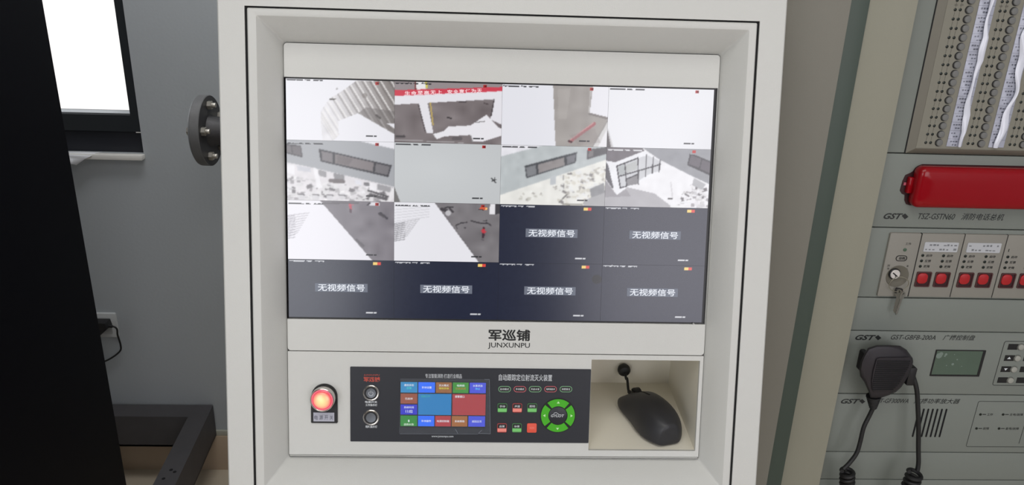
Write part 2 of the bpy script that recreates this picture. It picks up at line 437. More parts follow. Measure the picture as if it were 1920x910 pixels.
class Pic:
    """A small raster of one camera picture, in 0..255 display values; shapes are given in the coordinates of a reference rectangle."""
    def __init__(s, bgc, ref): s.im = np.empty((GH, GW, 3)); s.im[:] = bgc; s.ref = ref
    def n(s, p): x0, x1, y0, y1 = s.ref; return [((x - x0) / (x1 - x0), (y - y0) / (y1 - y0)) for x, y in p]
    def mask(s, pts):
        P = s.n(pts); ins_ = np.zeros((GH, GW), bool)
        for (xa, ya), (xb, yb) in zip(P, P[1:] + P[:1]):
            if ya == yb: continue
            c = ((ya > YY) != (yb > YY)) & (XX < (xb - xa) * (YY - ya) / (yb - ya) + xa); ins_ ^= c
        return ins_
    def poly(s, pts, c, a=1): m = s.mask(pts); s.im[m] = s.im[m] * (1 - a) + np.array(c) * a; return s
    def line(s, p, q, w, c, a=1):
        x0, x1, y0, y1 = s.ref; (ax, ay), (bx, by) = s.n([p, q]); k = TH / TW
        dx, dy = bx - ax, (by - ay) * k; L = dx * dx + dy * dy + 1e-9
        t = np.clip(((XX - ax) * dx + (YY - ay) * k * dy) / L, 0, 1)
        d = np.hypot(XX - ax - t * dx, (YY - ay) * k - t * dy); m = d < w / (x1 - x0) / 2
        s.im[m] = s.im[m] * (1 - a) + np.array(c) * a; return s
    def disc(s, p, r, c, a=1): return s.line(p, (p[0] + .01, p[1]), 2 * r, c, a)
    def grain(s, amp, pts=None, cells=9):
        g = rng.normal(size=(cells, int(cells * 1.6))); yy = np.linspace(0, cells - 1.01, GH); xx = np.linspace(0, g.shape[1] - 1.01, GW)
        yi, xi = yy.astype(int), xx.astype(int); fy, fx = (yy - yi)[:, None], (xx - xi)[None]
        G_ = g[yi][:, xi] * (1 - fy) * (1 - fx) + g[yi + 1][:, xi] * fy * (1 - fx) + g[yi][:, xi + 1] * (1 - fy) * fx + g[yi + 1][:, xi + 1] * fy * fx
        m = s.mask(pts) if pts else np.ones((GH, GW), bool); s.im[m] += (G_ * amp)[m][:, None]; return s
    def soften(s, k=1):
        for _ in range(k):
            p = np.pad(s.im, ((1, 1), (1, 1), (0, 0)), 'edge')
            s.im = (p[1:-1, 1:-1] * 4 + p[:-2, 1:-1] + p[2:, 1:-1] + p[1:-1, :-2] + p[1:-1, 2:]) / 8
        return s
    def marks(s, dark=False, cap=.035):
        c = (235, 236, 240) if dark else (30, 30, 34)
        r = s.ref; s.ref = (0, 1, 0, 1)
        for x0, x1 in ((.015, .155), (.18, .22), (.255, .335)):
            x = x0
            while x < x1:
                L = min(x1, x + rng.uniform(.02, .05)); s.line((x, cap + rng.uniform(-.004, .004)), (L, cap + .004), .011 if not dark else .010, c, .85); x = L + .006
        for x0, x1 in ((.735, .795), (.808, .828)): s.line((x0, .905), (x1, .905), .010, c, .9)
        if dark:
            s.poly([(.80, .035), (.838, .035), (.838, .085), (.80, .085)], (250, 214, 120)); s.poly([(.838, .035), (.876, .035), (.876, .085), (.838, .085)], (226, 70, 60))
        else: s.poly([(.822, .022), (.855, .022), (.855, .066), (.822, .066)], (176, 30, 26)); s.disc((.838, .045), .008, (90, 10, 10))
        s.ref = r; return s
    def clutter(s, pts, n, cols, smin, smax):
        m = s.mask(pts); ys, xs = np.nonzero(m)
        x0, x1, y0, y1 = s.ref
        for _ in range(n):
            i = rng.integers(len(xs)); x = x0 + (xs[i] + .5) / GW * (x1 - x0); y = y0 + (ys[i] + .5) / GH * (y1 - y0)
            w, h = rng.uniform(smin, smax), rng.uniform(smin, smax) * .6; a = rng.uniform(-.5, .5)
            P = [(x + dx * w * math.cos(a) - dy * h * math.sin(a), y + dx * w * math.sin(a) + dy * h * math.cos(a)) for dx, dy in ((-1, -1), (1, -1), (1, 1), (-1, 1))]
            mm = s.mask(P) & m; s.im[mm] = np.array(cols[rng.integers(len(cols))]) + rng.uniform(-8, 8)
        return s

WHT = (238, 237, 243)
greys = [(238, 236, 238), (226, 224, 226), (214, 212, 214), (236, 234, 238), (190, 187, 190), (160, 156, 160), (118, 114, 118), (226, 224, 226), (202, 200, 204)]
feeds = {}
# roof sheeting seen from above
p = Pic(WHT, (55, 743, 62, 435))
sheet = [(330, 180), (420, 125), (500, 66), (743, 62), (743, 385), (510, 262), (385, 312), (388, 398), (350, 435), (285, 435), (275, 330), (275, 255)]
mk = p.mask(sheet); base_ = p.im.copy()
px_ = np.clip((XX * 688 - 290 + (YY - .5) * -60) / 380, 0, 1)[..., None]
p.im = np.array((232, 230, 234)) * (1 - px_) + np.array((140, 133, 130)) * px_
edge = [(265, 300), (275, 255), (335, 182), (420, 125), (500, 66), (600, 40), (743, 20)]
for i in range(15):
    q = i / 14 * (len(edge) - 1); k0 = min(int(q), len(edge) - 2); t = q - k0
    x = edge[k0][0] * (1 - t) + edge[k0 + 1][0] * t; y = edge[k0][1] * (1 - t) + edge[k0 + 1][1] * t
    d = .25 + .5 * i / 14
    p.line((x, y), (x + 190, y + 290), 10, (104, 97, 94), d * (.4 if i < 5 else .8)).line((x + 13, y - 4), (x + 203, y + 286), 9, (240, 237, 236), .8)
p.poly([(560, 225), (743, 245), (743, 385), (600, 310), (510, 262)], (104, 98, 96), .55)
p.im[~mk] = base_[~mk]
p.poly([(690, 320), (743, 318), (743, 350)], (236, 234, 240)).line((335, 182), (368, 180), 8, (70, 64, 62)).line((625, 270), (650, 290), 12, (80, 74, 72)).disc((552, 155), 16, (120, 112, 108), .6).disc((378, 118), 6, (170, 168, 170))
feeds[0, 0] = p.grain(4, sheet, 14).soften(1).marks(cap=.02)
# hall floor with a red banner
p = Pic((122, 113, 114), (743, 1418, 75, 458)).grain(9, None, 8)
p.poly([(743, 75), (1418, 75), (1418, 120), (743, 150)], (150, 140, 142)).poly([(870, 75), (935, 75), (940, 130), (880, 130)], (240, 238, 240)).line((872, 75), (876, 125), 10, (120, 60, 60)).line((940, 80), (945, 110), 14, (214, 200, 90))
p.poly([(743, 165), (1418, 118), (1418, 300), (1370, 300), (1372, 172), (743, 222)], (236, 234, 240))
p.poly([(890, 208), (950, 204), (988, 392), (945, 392)], (236, 234, 240)).line((968, 208), (985, 340), 9, (196, 170, 96)).line((893, 215), (938, 385), 6, (70, 60, 62))
p.poly([(1362, 172), (1418, 165), (1418, 330), (1345, 300)], (236, 234, 240)).line((1366, 175), (1350, 275), 7, (66, 58, 60))
p.poly([(985, 400), (1050, 380), (1080, 350), (1220, 340), (1320, 270), (1350, 300), (1400, 350), (1418, 356), (1418, 400), (1300, 440), (1232, 442), (1220, 400), (1060, 412), (1010, 432)], (240, 238, 243))
p.line((1250, 320), (1310, 312), 5, (120, 116, 118)).line((1075, 295), (1100, 297), 9, (56, 50, 52)).line((1150, 195), (1190, 195), 9, (74, 66, 68)).line((1305, 198), (1330, 205), 7, (80, 70, 72)).line((760, 420), (805, 418), 16, (66, 60, 62)).line((1115, 425), (1160, 425), 22, (100, 94, 96)).line((745, 440), (1180, 450), 4, (206, 204, 206), .7).line((1225, 405), (1235, 440), 6, (150, 148, 150))
p.poly([(743, 132), (1425, 94), (1425, 120), (743, 168)], (212, 62, 80))
feeds[0, 1] = p.soften(1).marks(cap=.03)
# yard with a red pipe
p = Pic((163, 157, 153), (72, 742, 95, 468)).grain(6, None, 10)
p.poly([(72, 95), (390, 95), (416, 468), (72, 468)], (236, 236, 243))
p.poly([(420, 120), (500, 110), (480, 300), (430, 300)], (178, 172, 168), .5)
p.line((628, 95), (620, 262), 6, (190, 186, 184)).poly([(640, 95), (742, 95), (742, 282), (625, 260)], (238, 237, 243)).line((625, 264), (742, 290), 14, (128, 122, 120)).poly([(742, 290), (742, 468), (650, 468)], (214, 212, 212)).line((742, 300), (650, 465), 7, (150, 146, 144)).poly([(742, 345), (742, 468), (685, 468)], (238, 236, 240))
p.line((508, 436), (658, 324), 20, (168, 104, 108)).line((500, 432), (652, 318), 6, (202, 150, 152)).line((500, 434), (516, 440), 12, (70, 40, 44)).poly([(500, 400), (660, 350), (700, 440), (560, 460)], (140, 130, 128), .3)
feeds[0, 2] = p.soften(1).marks(cap=.03)
# blank bright pictures
p = Pic((238, 238, 243), (742, 1422, 103, 478)); p.poly([(742, 370), (778, 478), (742, 478)], (92, 86, 88)).poly([(742, 360), (750, 370), (786, 478), (772, 478)], (200, 198, 200))
p.im -= (np.clip((XX - .55) / .45, 0, 1) ** 2 * np.clip(YY, .2, 1) * 10)[..., None]
feeds[0, 3] = p.soften(2).marks(cap=.035)
p = Pic((208, 211, 213), (745, 1415, 462, 835)); p.im -= (np.hypot(XX - .4, YY - .45) * 12)[..., None]
p.poly([(745, 735), (785, 835), (745, 835)], (112, 110, 108)).line((1358, 672), (1384, 700), 7, (40, 40, 42)).line((1360, 690), (1384, 680), 6, (54, 54, 56)).line((1376, 668), (1378, 690), 4, (60, 60, 60))
feeds[1, 1] = p.soften(1).marks(cap=.035)
# workshop with high windows
p = Pic((166, 168, 173), (58, 743, 437, 820))
p.poly([(520, 437), (743, 437), (743, 482)], WHT)
p.poly([(58, 465), (150, 474), (160, 548), (58, 524)], (58, 54, 58)).poly([(60, 472), (86, 474), (94, 524), (60, 516)], (104, 98, 102)).poly([(92, 476), (146, 480), (154, 540), (100, 526)], (100, 94, 98))
p.poly([(262, 492), (724, 585), (703, 660), (274, 570)], (46, 44, 50)).poly([(278, 504), (352, 518), (352, 578), (284, 563)], (122, 116, 120)).poly([(362, 520), (612, 570), (604, 628), (362, 580)], (128, 120, 122)).poly([(624, 574), (714, 592), (698, 648), (616, 632)], (112, 108, 112)).poly([(380, 530), (480, 550), (450, 590), (375, 578)], (104, 96, 98), .6)
low = [(58, 580), (200, 606), (743, 722), (743, 820), (58, 820)]
p.poly(low, (226, 222, 226))
p.clutter([(58, 660), (320, 700), (560, 720), (700, 760), (700, 820), (58, 820)], 190, greys, 5, 20)
p.poly([(58, 590), (110, 600), (110, 660), (58, 645)], (238, 236, 240)).poly([(120, 598), (208, 612), (212, 640), (130, 632)], (206, 206, 214)).poly([(225, 610), (250, 614), (280, 735), (250, 740)], (240, 238, 242)).poly([(258, 622), (308, 634), (310, 672), (262, 660)], (150, 148, 152)).poly([(352, 640), (425, 655), (425, 690), (360, 680)], (140, 138, 142)).line((335, 690), (415, 694), 26, (112, 104, 106)).poly([(492, 680), (530, 688), (532, 716), (495, 708)], (230, 230, 238)).poly([(545, 694), (582, 700), (582, 722), (545, 716)], (120, 118, 122)).poly([(585, 696), (630, 706), (625, 760), (580, 745)], (242, 240, 244)).poly([(635, 705), (735, 725), (728, 760), (632, 742)], (160, 158, 162)).line((575, 748), (700, 785), 12, (78, 74, 78)).line((590, 775), (690, 800), 20, (92, 88, 92))
for x in (150, 240, 330, 410): p.disc((x, 800 - (x % 3) * 6), 22, (214, 212, 216)).line((x - 20, 780), (x + 22, 784), 5, (70, 66, 70))
p.poly([(722, 725), (743, 735), (743, 790), (705, 820)], (236, 234, 236))
feeds[1, 0] = p.grain(4, low, 16).soften(2).marks(cap=.06)
p = Pic((190, 196, 198), (65, 735, 478, 848))
p.poly([(65, 478), (330, 478), (65, 552)], WHT).poly([(500, 478), (735, 478), (735, 540), (735, 478)], (150, 152, 152))
p.poly([(65, 790), (735, 556), (735, 848), (65, 848)], (240, 239, 234))
p.poly([(218, 606), (546, 514), (540, 580), (230, 683)], (70, 72, 76)).poly([(226, 616), (288, 598), (294, 656), (236, 674)], (128, 130, 134)).poly([(302, 596), (468, 548), (470, 598), (306, 650)], (150, 144, 144)).poly([(482, 544), (538, 528), (534, 574), (484, 592)], (124, 124, 130))
p.poly([(612, 498), (735, 478), (735, 520), (612, 558)], (92, 90, 94)).poly([(622, 506), (650, 500), (652, 536), (620, 546)], (128, 124, 126))
p.clutter([(440, 660), (600, 620), (735, 600), (735, 760), (600, 848), (430, 848)], 170, [(240, 238, 232), (226, 222, 212), (190, 186, 180), (140, 136, 136), (214, 210, 200), (236, 236, 236)], 4, 17)
p.clutter([(170, 780), (470, 700), (460, 760), (200, 840)], 26, [(206, 204, 196), (180, 176, 170), (240, 240, 236)], 3, 14)
p.poly([(635, 740), (725, 700), (735, 760), (650, 812)], (146, 146, 150)).poly([(600, 812), (735, 760), (735, 848), (600, 848)], (176, 175, 178)).line((440, 830), (490, 780), 5, (90, 88, 86)).line((470, 838), (590, 838), 8, (150, 146, 138)).line((466, 660), (468, 740), 4, (120, 118, 118)).poly([(380, 670), (420, 658), (420, 715), (384, 722)], (196, 200, 204))
feeds[1, 2] = p.grain(4, None, 16).soften(2).marks(cap=.035)
p = Pic((240, 239, 243), (735, 1395, 487, 858))
p.poly([(960, 487), (1395, 487), (1395, 705), (1290, 660), (1075, 560)], (150, 151, 157)).poly([(735, 487), (960, 487), (975, 505), (795, 580), (735, 572)], (110, 104, 110))
p.poly([(735, 572), (795, 580), (975, 508), (1078, 566), (1078, 632), (872, 748), (808, 782), (735, 590)], (240, 240, 245))
for P in ([(805, 604), (935, 552), (944, 712), (868, 728), (832, 740)], [(948, 548), (985, 536), (988, 664), (948, 690)], [(992, 532), (1030, 548), (1030, 640), (992, 662)], [(1036, 548), (1074, 566), (1072, 630), (1036, 640)]): p.poly(P, (206, 207, 212))
p.poly([(810, 610), (850, 594), (858, 650), (824, 664)], (176, 180, 182)).poly([(868, 680), (940, 650), (944, 712), (875, 726)], (136, 134, 138)).poly([(860, 596), (930, 566), (932, 620), (862, 650)], (186, 188, 188))
for a, b in (((805, 604), (832, 740)), ((855, 590), (872, 728)), ((936, 550), (945, 714)), ((988, 530), (988, 666)), ((1032, 544), (1030, 645)), ((1076, 562), (1072, 632)), ((820, 668), (1078, 588)), ((868, 684), (940, 652)), ((805, 604), (935, 552)), ((832, 740), (872, 728))): p.line(a, b, 7, (52, 50, 56))
p.poly([(735, 585), (748, 592), (790, 742), (780, 742), (735, 680)], (90, 88, 94))
p.poly([(735, 690), (812, 785), (875, 735), (1050, 770), (1160, 848), (1160, 858), (735, 858)], (178, 176, 181)).poly([(735, 690), (812, 785), (870, 745), (900, 790), (735, 800)], (140, 136, 142), .6)
p.poly([(1262, 512), (1395, 562), (1395, 650), (1248, 588)], (52, 50, 56)).poly([(1270, 524), (1335, 548), (1325, 604), (1256, 582)], (96, 90, 98)).poly([(1342, 552), (1395, 570), (1395, 636), (1330, 610)], (92, 86, 94))
p.clutter([(1240, 740), (1300, 690), (1395, 720), (1395, 858), (1180, 858)], 70, greys, 5, 18)
p.poly([(1295, 668), (1372, 704), (1352, 742), (1285, 712)], (178, 178, 182)).line((1150, 700), (1165, 795), 8, (214, 212, 216)).line((1140, 800), (1160, 800), 10, (60, 56, 58)).line((1160, 850), (1240, 848), 14, (236, 236, 238))
feeds[1, 3] = p.grain(3, None, 14).soften(1).marks(True, cap=.045)
feeds[1, 3].ref = (0, 1, 0, 1); feeds[1, 3].poly([(.80, .03), (.88, .03), (.88, .09), (.80, .09)], (150, 151, 157)).poly([(.822, .022), (.855, .022), (.855, .066), (.822, .066)], (190, 40, 36))
# two yard floors beside a white roof
p = Pic((126, 121, 128), (62, 738, 45, 420)).grain(7, None, 9)
rf = [(62, 45), (268, 45), (600, 420), (62, 420)]
p.poly(rf, (240, 238, 245))
mk = p.mask(rf); keep = p.im.copy()
for i in range(9): p.line((62, 145 + i * 17), (200 - i * 9, 125 + i * 15.5), 5, (160, 156, 164), .6).line((62, 152 + i * 17), (110, 144 + i * 17), 5, (120, 116, 126), .5)
p.im[~mk] = keep[~mk]
p.line((270, 45), (600, 418), 4, (96, 92, 96), .6).line((290, 62), (510, 58), 10, (86, 82, 86), .6).line((458, 70), (462, 96), 16, (190, 80, 96)).line((460, 98), (462, 116), 11, (90, 70, 80)).line((450, 72), (478, 68), 5, (200, 110, 120)).line((650, 118), (690, 150), 14, (60, 56, 64)).line((640, 122), (670, 140), 12, (70, 66, 72)).line((590, 62), (632, 62), 24, (224, 222, 228)).line((565, 70), (585, 55), 7, (50, 46, 52)).line((500, 290), (540, 328), 16, (104, 100, 106))
feeds[2, 0] = p.soften(1).marks(cap=.06)
p = Pic((124, 120, 123), (742, 1405, 60, 432)).grain(7, None, 9)
rf = [(742, 60), (995, 60), (1278, 432), (742, 432)]
p.poly(rf, (240, 239, 245))
mk = p.mask(rf); keep = p.im.copy()
for i in range(9): p.line((742, 196 + i * 13), (900 - i * 9, 166 + i * 13), 5, (168, 166, 172), .65).line((742, 202 + i * 13), (810, 190 + i * 13), 5, (96, 94, 100), .6)
for i in range(5): p.line((742, 110 + i * 18), (960, 86 + i * 16), 4, (196, 194, 200), .6)
p.im[~mk] = keep[~mk]
p.line((998, 60), (1280, 430), 4, (96, 92, 96), .6)
for a, b, w in (((1040, 100), (1070, 110), 20), ((1060, 90), (1110, 85), 9), ((1090, 95), (1110, 115), 12), ((1130, 200), (1160, 185), 6), ((1160, 185), (1200, 180), 7), ((1130, 205), (1140, 222), 4), ((1225, 170), (1275, 182), 9), ((1275, 182), (1330, 184), 8), ((1320, 178), (1350, 196), 8), ((1185, 212), (1190, 216), 7), ((1300, 168), (1325, 166), 5)): p.line(a, b, w, (58, 54, 58), .9)
p.disc((1080, 124), 18, (196, 194, 198)).poly([(1342, 62), (1388, 62), (1374, 128), (1337, 128)], (238, 236, 240)).poly([(1374, 62), (1405, 62), (1405, 120), (1374, 128)], (60, 58, 62))
p.line((1303, 225), (1303, 246), 20, (196, 50, 62)).line((1303, 252), (1302, 270), 15, (60, 40, 50)).disc((1304, 214), 7, (70, 40, 44)).line((1292, 232), (1316, 236), 9, (200, 60, 70)).line((1296, 285), (1304, 290), 10, (96, 90, 94))
feeds[2, 1] = p.soften(1).marks(cap=.06)
p = feeds[2, 1]; p.ref = (742, 1405, 60, 432); p.line((1285, 92), (1318, 92), 18, (214, 90, 60)).disc((1318, 92), 7, (250, 200, 120)).line((1270, 98), (1300, 100), 5, (50, 40, 40))
for r_, c_ in ((2, 2), (2, 3), (3, 0), (3, 1), (3, 2), (3, 3)):
    q = Pic((24, 30, 52), (0, 1, 0, 1)).grain(1.2, None, 30)
    if (r_, c_) == (3, 2): q.disc((.945, .265), .042, (4, 6, 12), .9)
    feeds[r_, c_] = q.soften(1).marks(True, cap=.03)

LIN = np.vectorize(lambda v: lin(min(max(v, 0), 255)))
LUT = np.array([lin(v / 4) * (.97 - .08 * min(v / 900, 1)) for v in range(1021)])
for (r_, c_), p in sorted(feeds.items()):
    xs = np.linspace(TX0 + c_ * TW, TX0 + (c_ + 1) * TW - .0002, GW); ys = np.linspace(TY1 - r_ * TH, TY1 - (r_ + 1) * TH + .0002, GH)
    X, Y = np.meshgrid(xs, ys); me = bpy.data.meshes.new('camera_feed')
    idx = np.arange(GW * GH).reshape(GH, GW)
    fc = np.stack([idx[1:, :-1], idx[1:, 1:], idx[:-1, 1:], idx[:-1, :-1]], -1).reshape(-1, 4)
    co = np.stack([X.ravel(), Y.ravel(), np.full(X.size, -.0030)], -1)
    R = np.array([[*REC.a], [*REC.b], [*REC.c]]); co = co @ R + np.array(REC.o - base(mon))
    me.from_pydata(co.tolist(), [], fc.tolist()); me.update()
    at_ = me.color_attributes.new('Col', 'FLOAT_COLOR', 'POINT')
    cl = np.ones((GW * GH, 4)); cl[:, :3] = LUT[np.clip(p.im.reshape(-1, 3) * 4, 0, 1020).astype(int)]
    at_.data.foreach_set('color', cl.ravel()); me.materials.append(PIX)
    o = bpy.data.objects.new('camera_feed', me); COL.objects.link(o); o.parent = mon; BASE[o.name] = base(mon)
    if (r_ >= 2 and (r_, c_) not in ((2, 0), (2, 1))):
        cx = TX0 + (c_ + .5) * TW; cy_ = TY1 - (r_ + .478) * TH
        b = MB(); b.box(cx - .0293, cx + .0293, cy_ - .0048, cy_ + .0048, -.0030, -.0028); b.build('caption_box', NO_SIG_BOX, mon, REC)
        b = MB(); b.text('无视频信号', cx - .0262, cx + .0262, cy_ - .0041, cy_ + .0041, -.00265, bold=.012); b.build('caption_text', NO_SIG_TXT, mon, REC)
# banner lettering in the second picture
b = MB()
ux = lambda x: TX0 + TW * (1 + (x - 743) / 675); vy = lambda y: TY1 - TH * ((y - 75) / 383)
for txt, x0, x1, ya, yb in (('生命至高无上', 805, 1045, 147, 133), ('安全责任为天', 1072, 1295, 131, 117)):
    n = len(txt)
    for i, ch in enumerate(txt):
        xa = x0 + (x1 - x0) * i / n; w = (x1 - x0) / n * .86; y = ya + (yb - ya) * i / n
        b.text(ch, ux(xa), ux(xa + w), vy(y + 12), vy(y - 12), -.0028, bold=.02)
b.build('banner_lettering', lit_mat('banner text pixels', rgb(246, 214, 218), 1, .3), mon, REC)
MB().prism([(.2232, -.1338), (.2252, -.1338), (.2242, -.1322)], -.004, .0006).build('fascia_burr', console_paint, con, REC)

# ---- illuminated start button with its legend plate
P = Frame(REC.w((-.1967, -.2232, 0)), REC.a, REC.b, REC.c)
pl = [(-.0152, -.0305), (-.0145, -.0312), (.0140, -.0312), (.0147, -.0305)] + [(.0147 * math.cos(t), .0002 + .0147 * math.sin(t)) for t in np.linspace(0, PI, 20)] + [(-.0152, -.002)]
sb = MB().prism(pl, 0, .0018).build('start_button', cap_black, con, P)
MB().lathe(0, 0, [(.0146, .0018), (.0146, .0035), (.0138, .0045)], 40).build('collar', cap_black, sb, P)
MB().lathe(0, 0, [(.0134, .004), (.0136, .006), (.0137, .0125), (.0134, .014), (.0126, .0146), (.0119, .0140), (.0118, .008)], 40, True, False).build('bezel_ring', chrome, sb, P)
# the lens glows, hottest over its bulb
mb = MB(); prof = [(.0119, .0118), (.0117, .0134), (.0108, .0140), (.0098, .0143), (.0096, .0150), (.0085, .0158), (.0065, .0165), (.0045, .0169), (.0022, .0171), (.0004, .01715)]
mb.lathe(0, 0, prof, 40)
lens = mb.build('lens', None, sb, P, smooth=60)
me = lens.data; me.materials.clear()
at_ = me.color_attributes.new('Col', 'FLOAT_COLOR', 'POINT')
ctr = P.o - base(sb)
for i, v in enumerate(me.vertices):
    q = v.co - ctr; r = math.hypot(q.dot(P.a), q.dot(P.b))
    stops = [(0, (255, 246, 176)), (.003, (255, 234, 164)), (.0065, (255, 200, 148)), (.0088, (255, 150, 128)), (.0097, (250, 96, 100)), (.0103, (206, 40, 70)), (.0112, (250, 110, 130)), (.0125, (255, 178, 186))]
    for (ra, ca), (rb, cb) in zip(stops, stops[1:]):
        if ra <= r <= rb:
            t = (r - ra) / (rb - ra); c = [ca[j] + (cb[j] - ca[j]) * t for j in range(3)]; at_.data[i].color = rgb(*c); break
me.materials.append(lit_mat('glowing lens', None, 1.0, .25))
MB().box(-.0124, .0112, -.0290, -.0186, .0018, .0024).build('legend_plate', mat('silver legend', rgb(178, 178, 190), .5, .1), sb, P)
MB().text('电', -.0114, -.0074, -.0270, -.0218, .0026).text('源', -.0058, -.0016, -.0270, -.0218, .0026).text('开', .0002, .0042, -.0270, -.0218, .0026).text('关', .0060, .0100, -.0270, -.0218, .0026).build('legend_lettering', mat('grey ink', rgb(90, 92, 104), .6), sb, P)

# ---- black key panel
kp = MB().rbox(-.1675, .1074, -.2762, -.1880, -.002, .0012, .0008).build('key_panel', membrane_black, con, REC)
KP = REC.off(.0012)
def A(x, y): return on(KP, 650 + x / 5.686, 680 + y / 5.686)        # from the two close views of the panel
def Bq(x, y): return on(KP, 900 + x / 5.686, 680 + y / 5.686)
def tx(mb, s, q, x0, y0, x1, y1, bold=0, shear=0, c=.00015):
    a, b = q(x0, y1), q(x1, y0); return mb.text(s, a[0], b[0], a[1], b[1], c, shear, bold)
mb = MB(); tx(mb, 'JUNXUNPU', A, 184, 127, 350, 145); tx(mb, '军巡铺', A, 182, 155, 355, 207, .03); mb.build('red_lettering', red_ink, kp, KP)
for args in (('专注智能消防·打造行业精品', A, 838, 124, 1228, 166, .0), ('自动跟踪定位射流灭火装置', Bq, 200, 130, 770, 194, .003), ('电源开关', A, 196, 410, 326, 434, .02), ('工作指示灯', A, 200, 442, 326, 466, .02), ('视频指示灯', A, 200, 672, 326, 698, .02), ('www.junxunpu.com', A, 905, 778, 1138, 804)):
    mb = MB(); tx(mb, *args); mb.build('white_lettering', white_ink, kp, KP)
# two anti-vandal push buttons
for i, y in enumerate((322, 584)):
    c = A(262, y); fr = Frame(KP.w((*c, 0)), KP.a, KP.b, KP.c)
    pb = MB().lathe(0, 0, [(.0092, 0), (.0092, .0016), (.0084, .0022), (.0074, .0021), (.0070, .0008)], 36, True, True).build('power_button' if i == 0 else 'video_button', chrome, kp, fr)
    MB().washer(0, 0, .0058, .0071, .0008, .0013, 32).build('ring_gap', cap_black, pb, fr)
    MB().lathe(0, 0, [(.0058, .0008), (.0058, .0022), (.0054, .0026), (.002, .0024)], 32).build('button_cap', grey_metal, pb, fr)
    if i == 0:
        MB().washer(0, -.0002, .0022, .0028, .0026, .0028, 24, PI * .5 + .6, PI * 2.5 - .6).box(-.0003, .0003, .0003, .0032, .0026, .0028).build('power_symbol', mat('pale mark', rgb(190, 194, 200), .5), pb, fr)
# touch screen
a, b = A(572, 205), A(1478, 692)
ts = MB().box(a[0] - .0006, b[0] + .0006, b[1] - .0010, a[1] + .0006, 0, .0004).build('touch_screen', screen_black, kp, KP)
x0, x1, y1, y0 = a[0], b[0], a[1], b[1]
sx = lambda x: x0 + (x1 - x0) * (x - 572) / 906; sy_ = lambda y: y1 + (y0 - y1) * (y - 205) / 487
BL, CY, BR, GR, VI, RD, NV, OC = (36, 108, 250), (34, 134, 190), (146, 92, 40), (52, 140, 40), (66, 78, 214), (172, 52, 58), (38, 44, 196), (158, 98, 44)
tiles = [(576, 207, 752, 320, CY, '通信状态', '正常', (70, 214, 190)), (762, 207, 938, 320, BL, '手动设置', '', 0), (948, 207, 1114, 320, BR, '灭火模式', '等待手动', (214, 214, 60)), (1126, 207, 1292, 320, GR, '电磁阀', '已经关闭', (186, 110, 40)), (1304, 207, 1476, 320, VI, '水泵状态', '停止', (90, 214, 250)),
         (576, 332, 752, 440, (146, 74, 46), '已启动', '', 0), (576, 450, 752, 558, NV, '系统时间', '11:02', (240, 244, 250)), (762, 332, 1112, 560, (18, 122, 186), '', '', 0), (1124, 332, 1476, 560, (166, 52, 56), '', '', 0),
         (576, 570, 752, 684, (36, 132, 42), '1', '选择水炮', (230, 240, 230)), (762, 570, 934, 684, BL, '手动操作', '', 0), (944, 570, 1110, 684, RD, '电源控制箱', '', 0), (1120, 570, 1286, 684, OC, '系统帮助', '', 0), (1296, 570, 1474, 684, VI, '返回主页', '', 0)]
for xa, ya, xb, yb, c, t1, t2, c2 in tiles:
    t = MB(); t.box(sx(xa), sx(xb), sy_(yb), sy_(ya), .0004, .0005); t = t.build('screen_key', lit_mat('screen %d %d %d' % c, rgb(*c), 1, .3), ts, KP)
    ym, xm = (ya + yb) / 2, (xa + xb) / 2
    if t1:
        yy0, yy1 = (ym - 36, ym - 12) if t2 and t1 != '1' else (ym - 12, ym + 12); h = (len(t1) * 26) / 2 if len(t1) > 1 else 7
        b = MB().text(t1, sx(xm - h), sx(xm + h), sy_(yy1), sy_(yy0), .0006, bold=.01)
        if t2 and c2 == (240, 244, 250): b.text(t2, sx(xm - 34), sx(xm + 40), sy_(ym + 34), sy_(ym + 4), .0006, bold=.015)
        b.build('key_text', lit_mat('screen white', rgb(226, 232, 240), 1, .3), ts, KP)
    if t2 and c2 != (240, 244, 250):
        h = len(t2) * 26 / 2; yy0, yy1 = (ym - 4, ym + 20) if t1 != '1' else (ym + 26, ym + 50)
        MB().text(t2, sx(xm - h), sx(xm + h), sy_(yy1), sy_(yy0), .0006, bold=.01).build('key_text', lit_mat('screen text %d %d %d' % c2, rgb(*c2), 1, .3), ts, KP)
MB().text('监控工作', sx(792), sx(888), sy_(370), sy_(348), .0006).build('key_text', lit_mat('screen green text', rgb(60, 190, 150), 1, .3), ts, KP)
MB().text('报警窗口', sx(1150), sx(1250), sy_(372), sy_(346), .0006, bold=.01).build('key_text', MATS['screen white'], ts, KP)
film = bpy.data.materials.new('clear film'); film.use_nodes = True; fn = film.node_tree; fn.nodes.clear()
fo_ = fn.nodes.new('ShaderNodeOutputMaterial'); fm = fn.nodes.new('ShaderNodeMixShader'); ft = fn.nodes.new('ShaderNodeBsdfTransparent'); fg = fn.nodes.new('ShaderNodeBsdfPrincipled')
fg.inputs['Base Color'].default_value = rgb(170, 176, 186); fg.inputs['Roughness'].default_value = .25; fm.inputs[0].default_value = .05
fn.links.new(ft.outputs[0], fm.inputs[1]); fn.links.new(fg.outputs[0], fm.inputs[2]); fn.links.new(fm.outputs[0], fo_.inputs[0])
Pf = [A(572, 168), A(1522, 176), A(1532, 760), A(560, 758)]
mb = MB(); mb.loft([[(x, y, .0010) for x, y in Pf], [(x, y, .00115) for x, y in Pf]], True, True); mb.build('protective_film', film, kp, KP)
mb = MB(); mb.line([A(1470, 178), A(1522, 178), A(1532, 758), A(1405, 752), A(1440, 720)], .0004, .0012, .0013).line([A(1160, 708), A(1185, 754)], .0004, .0012, .0013).line([A(570, 758), A(1400, 760)], .0003, .0012, .0013)
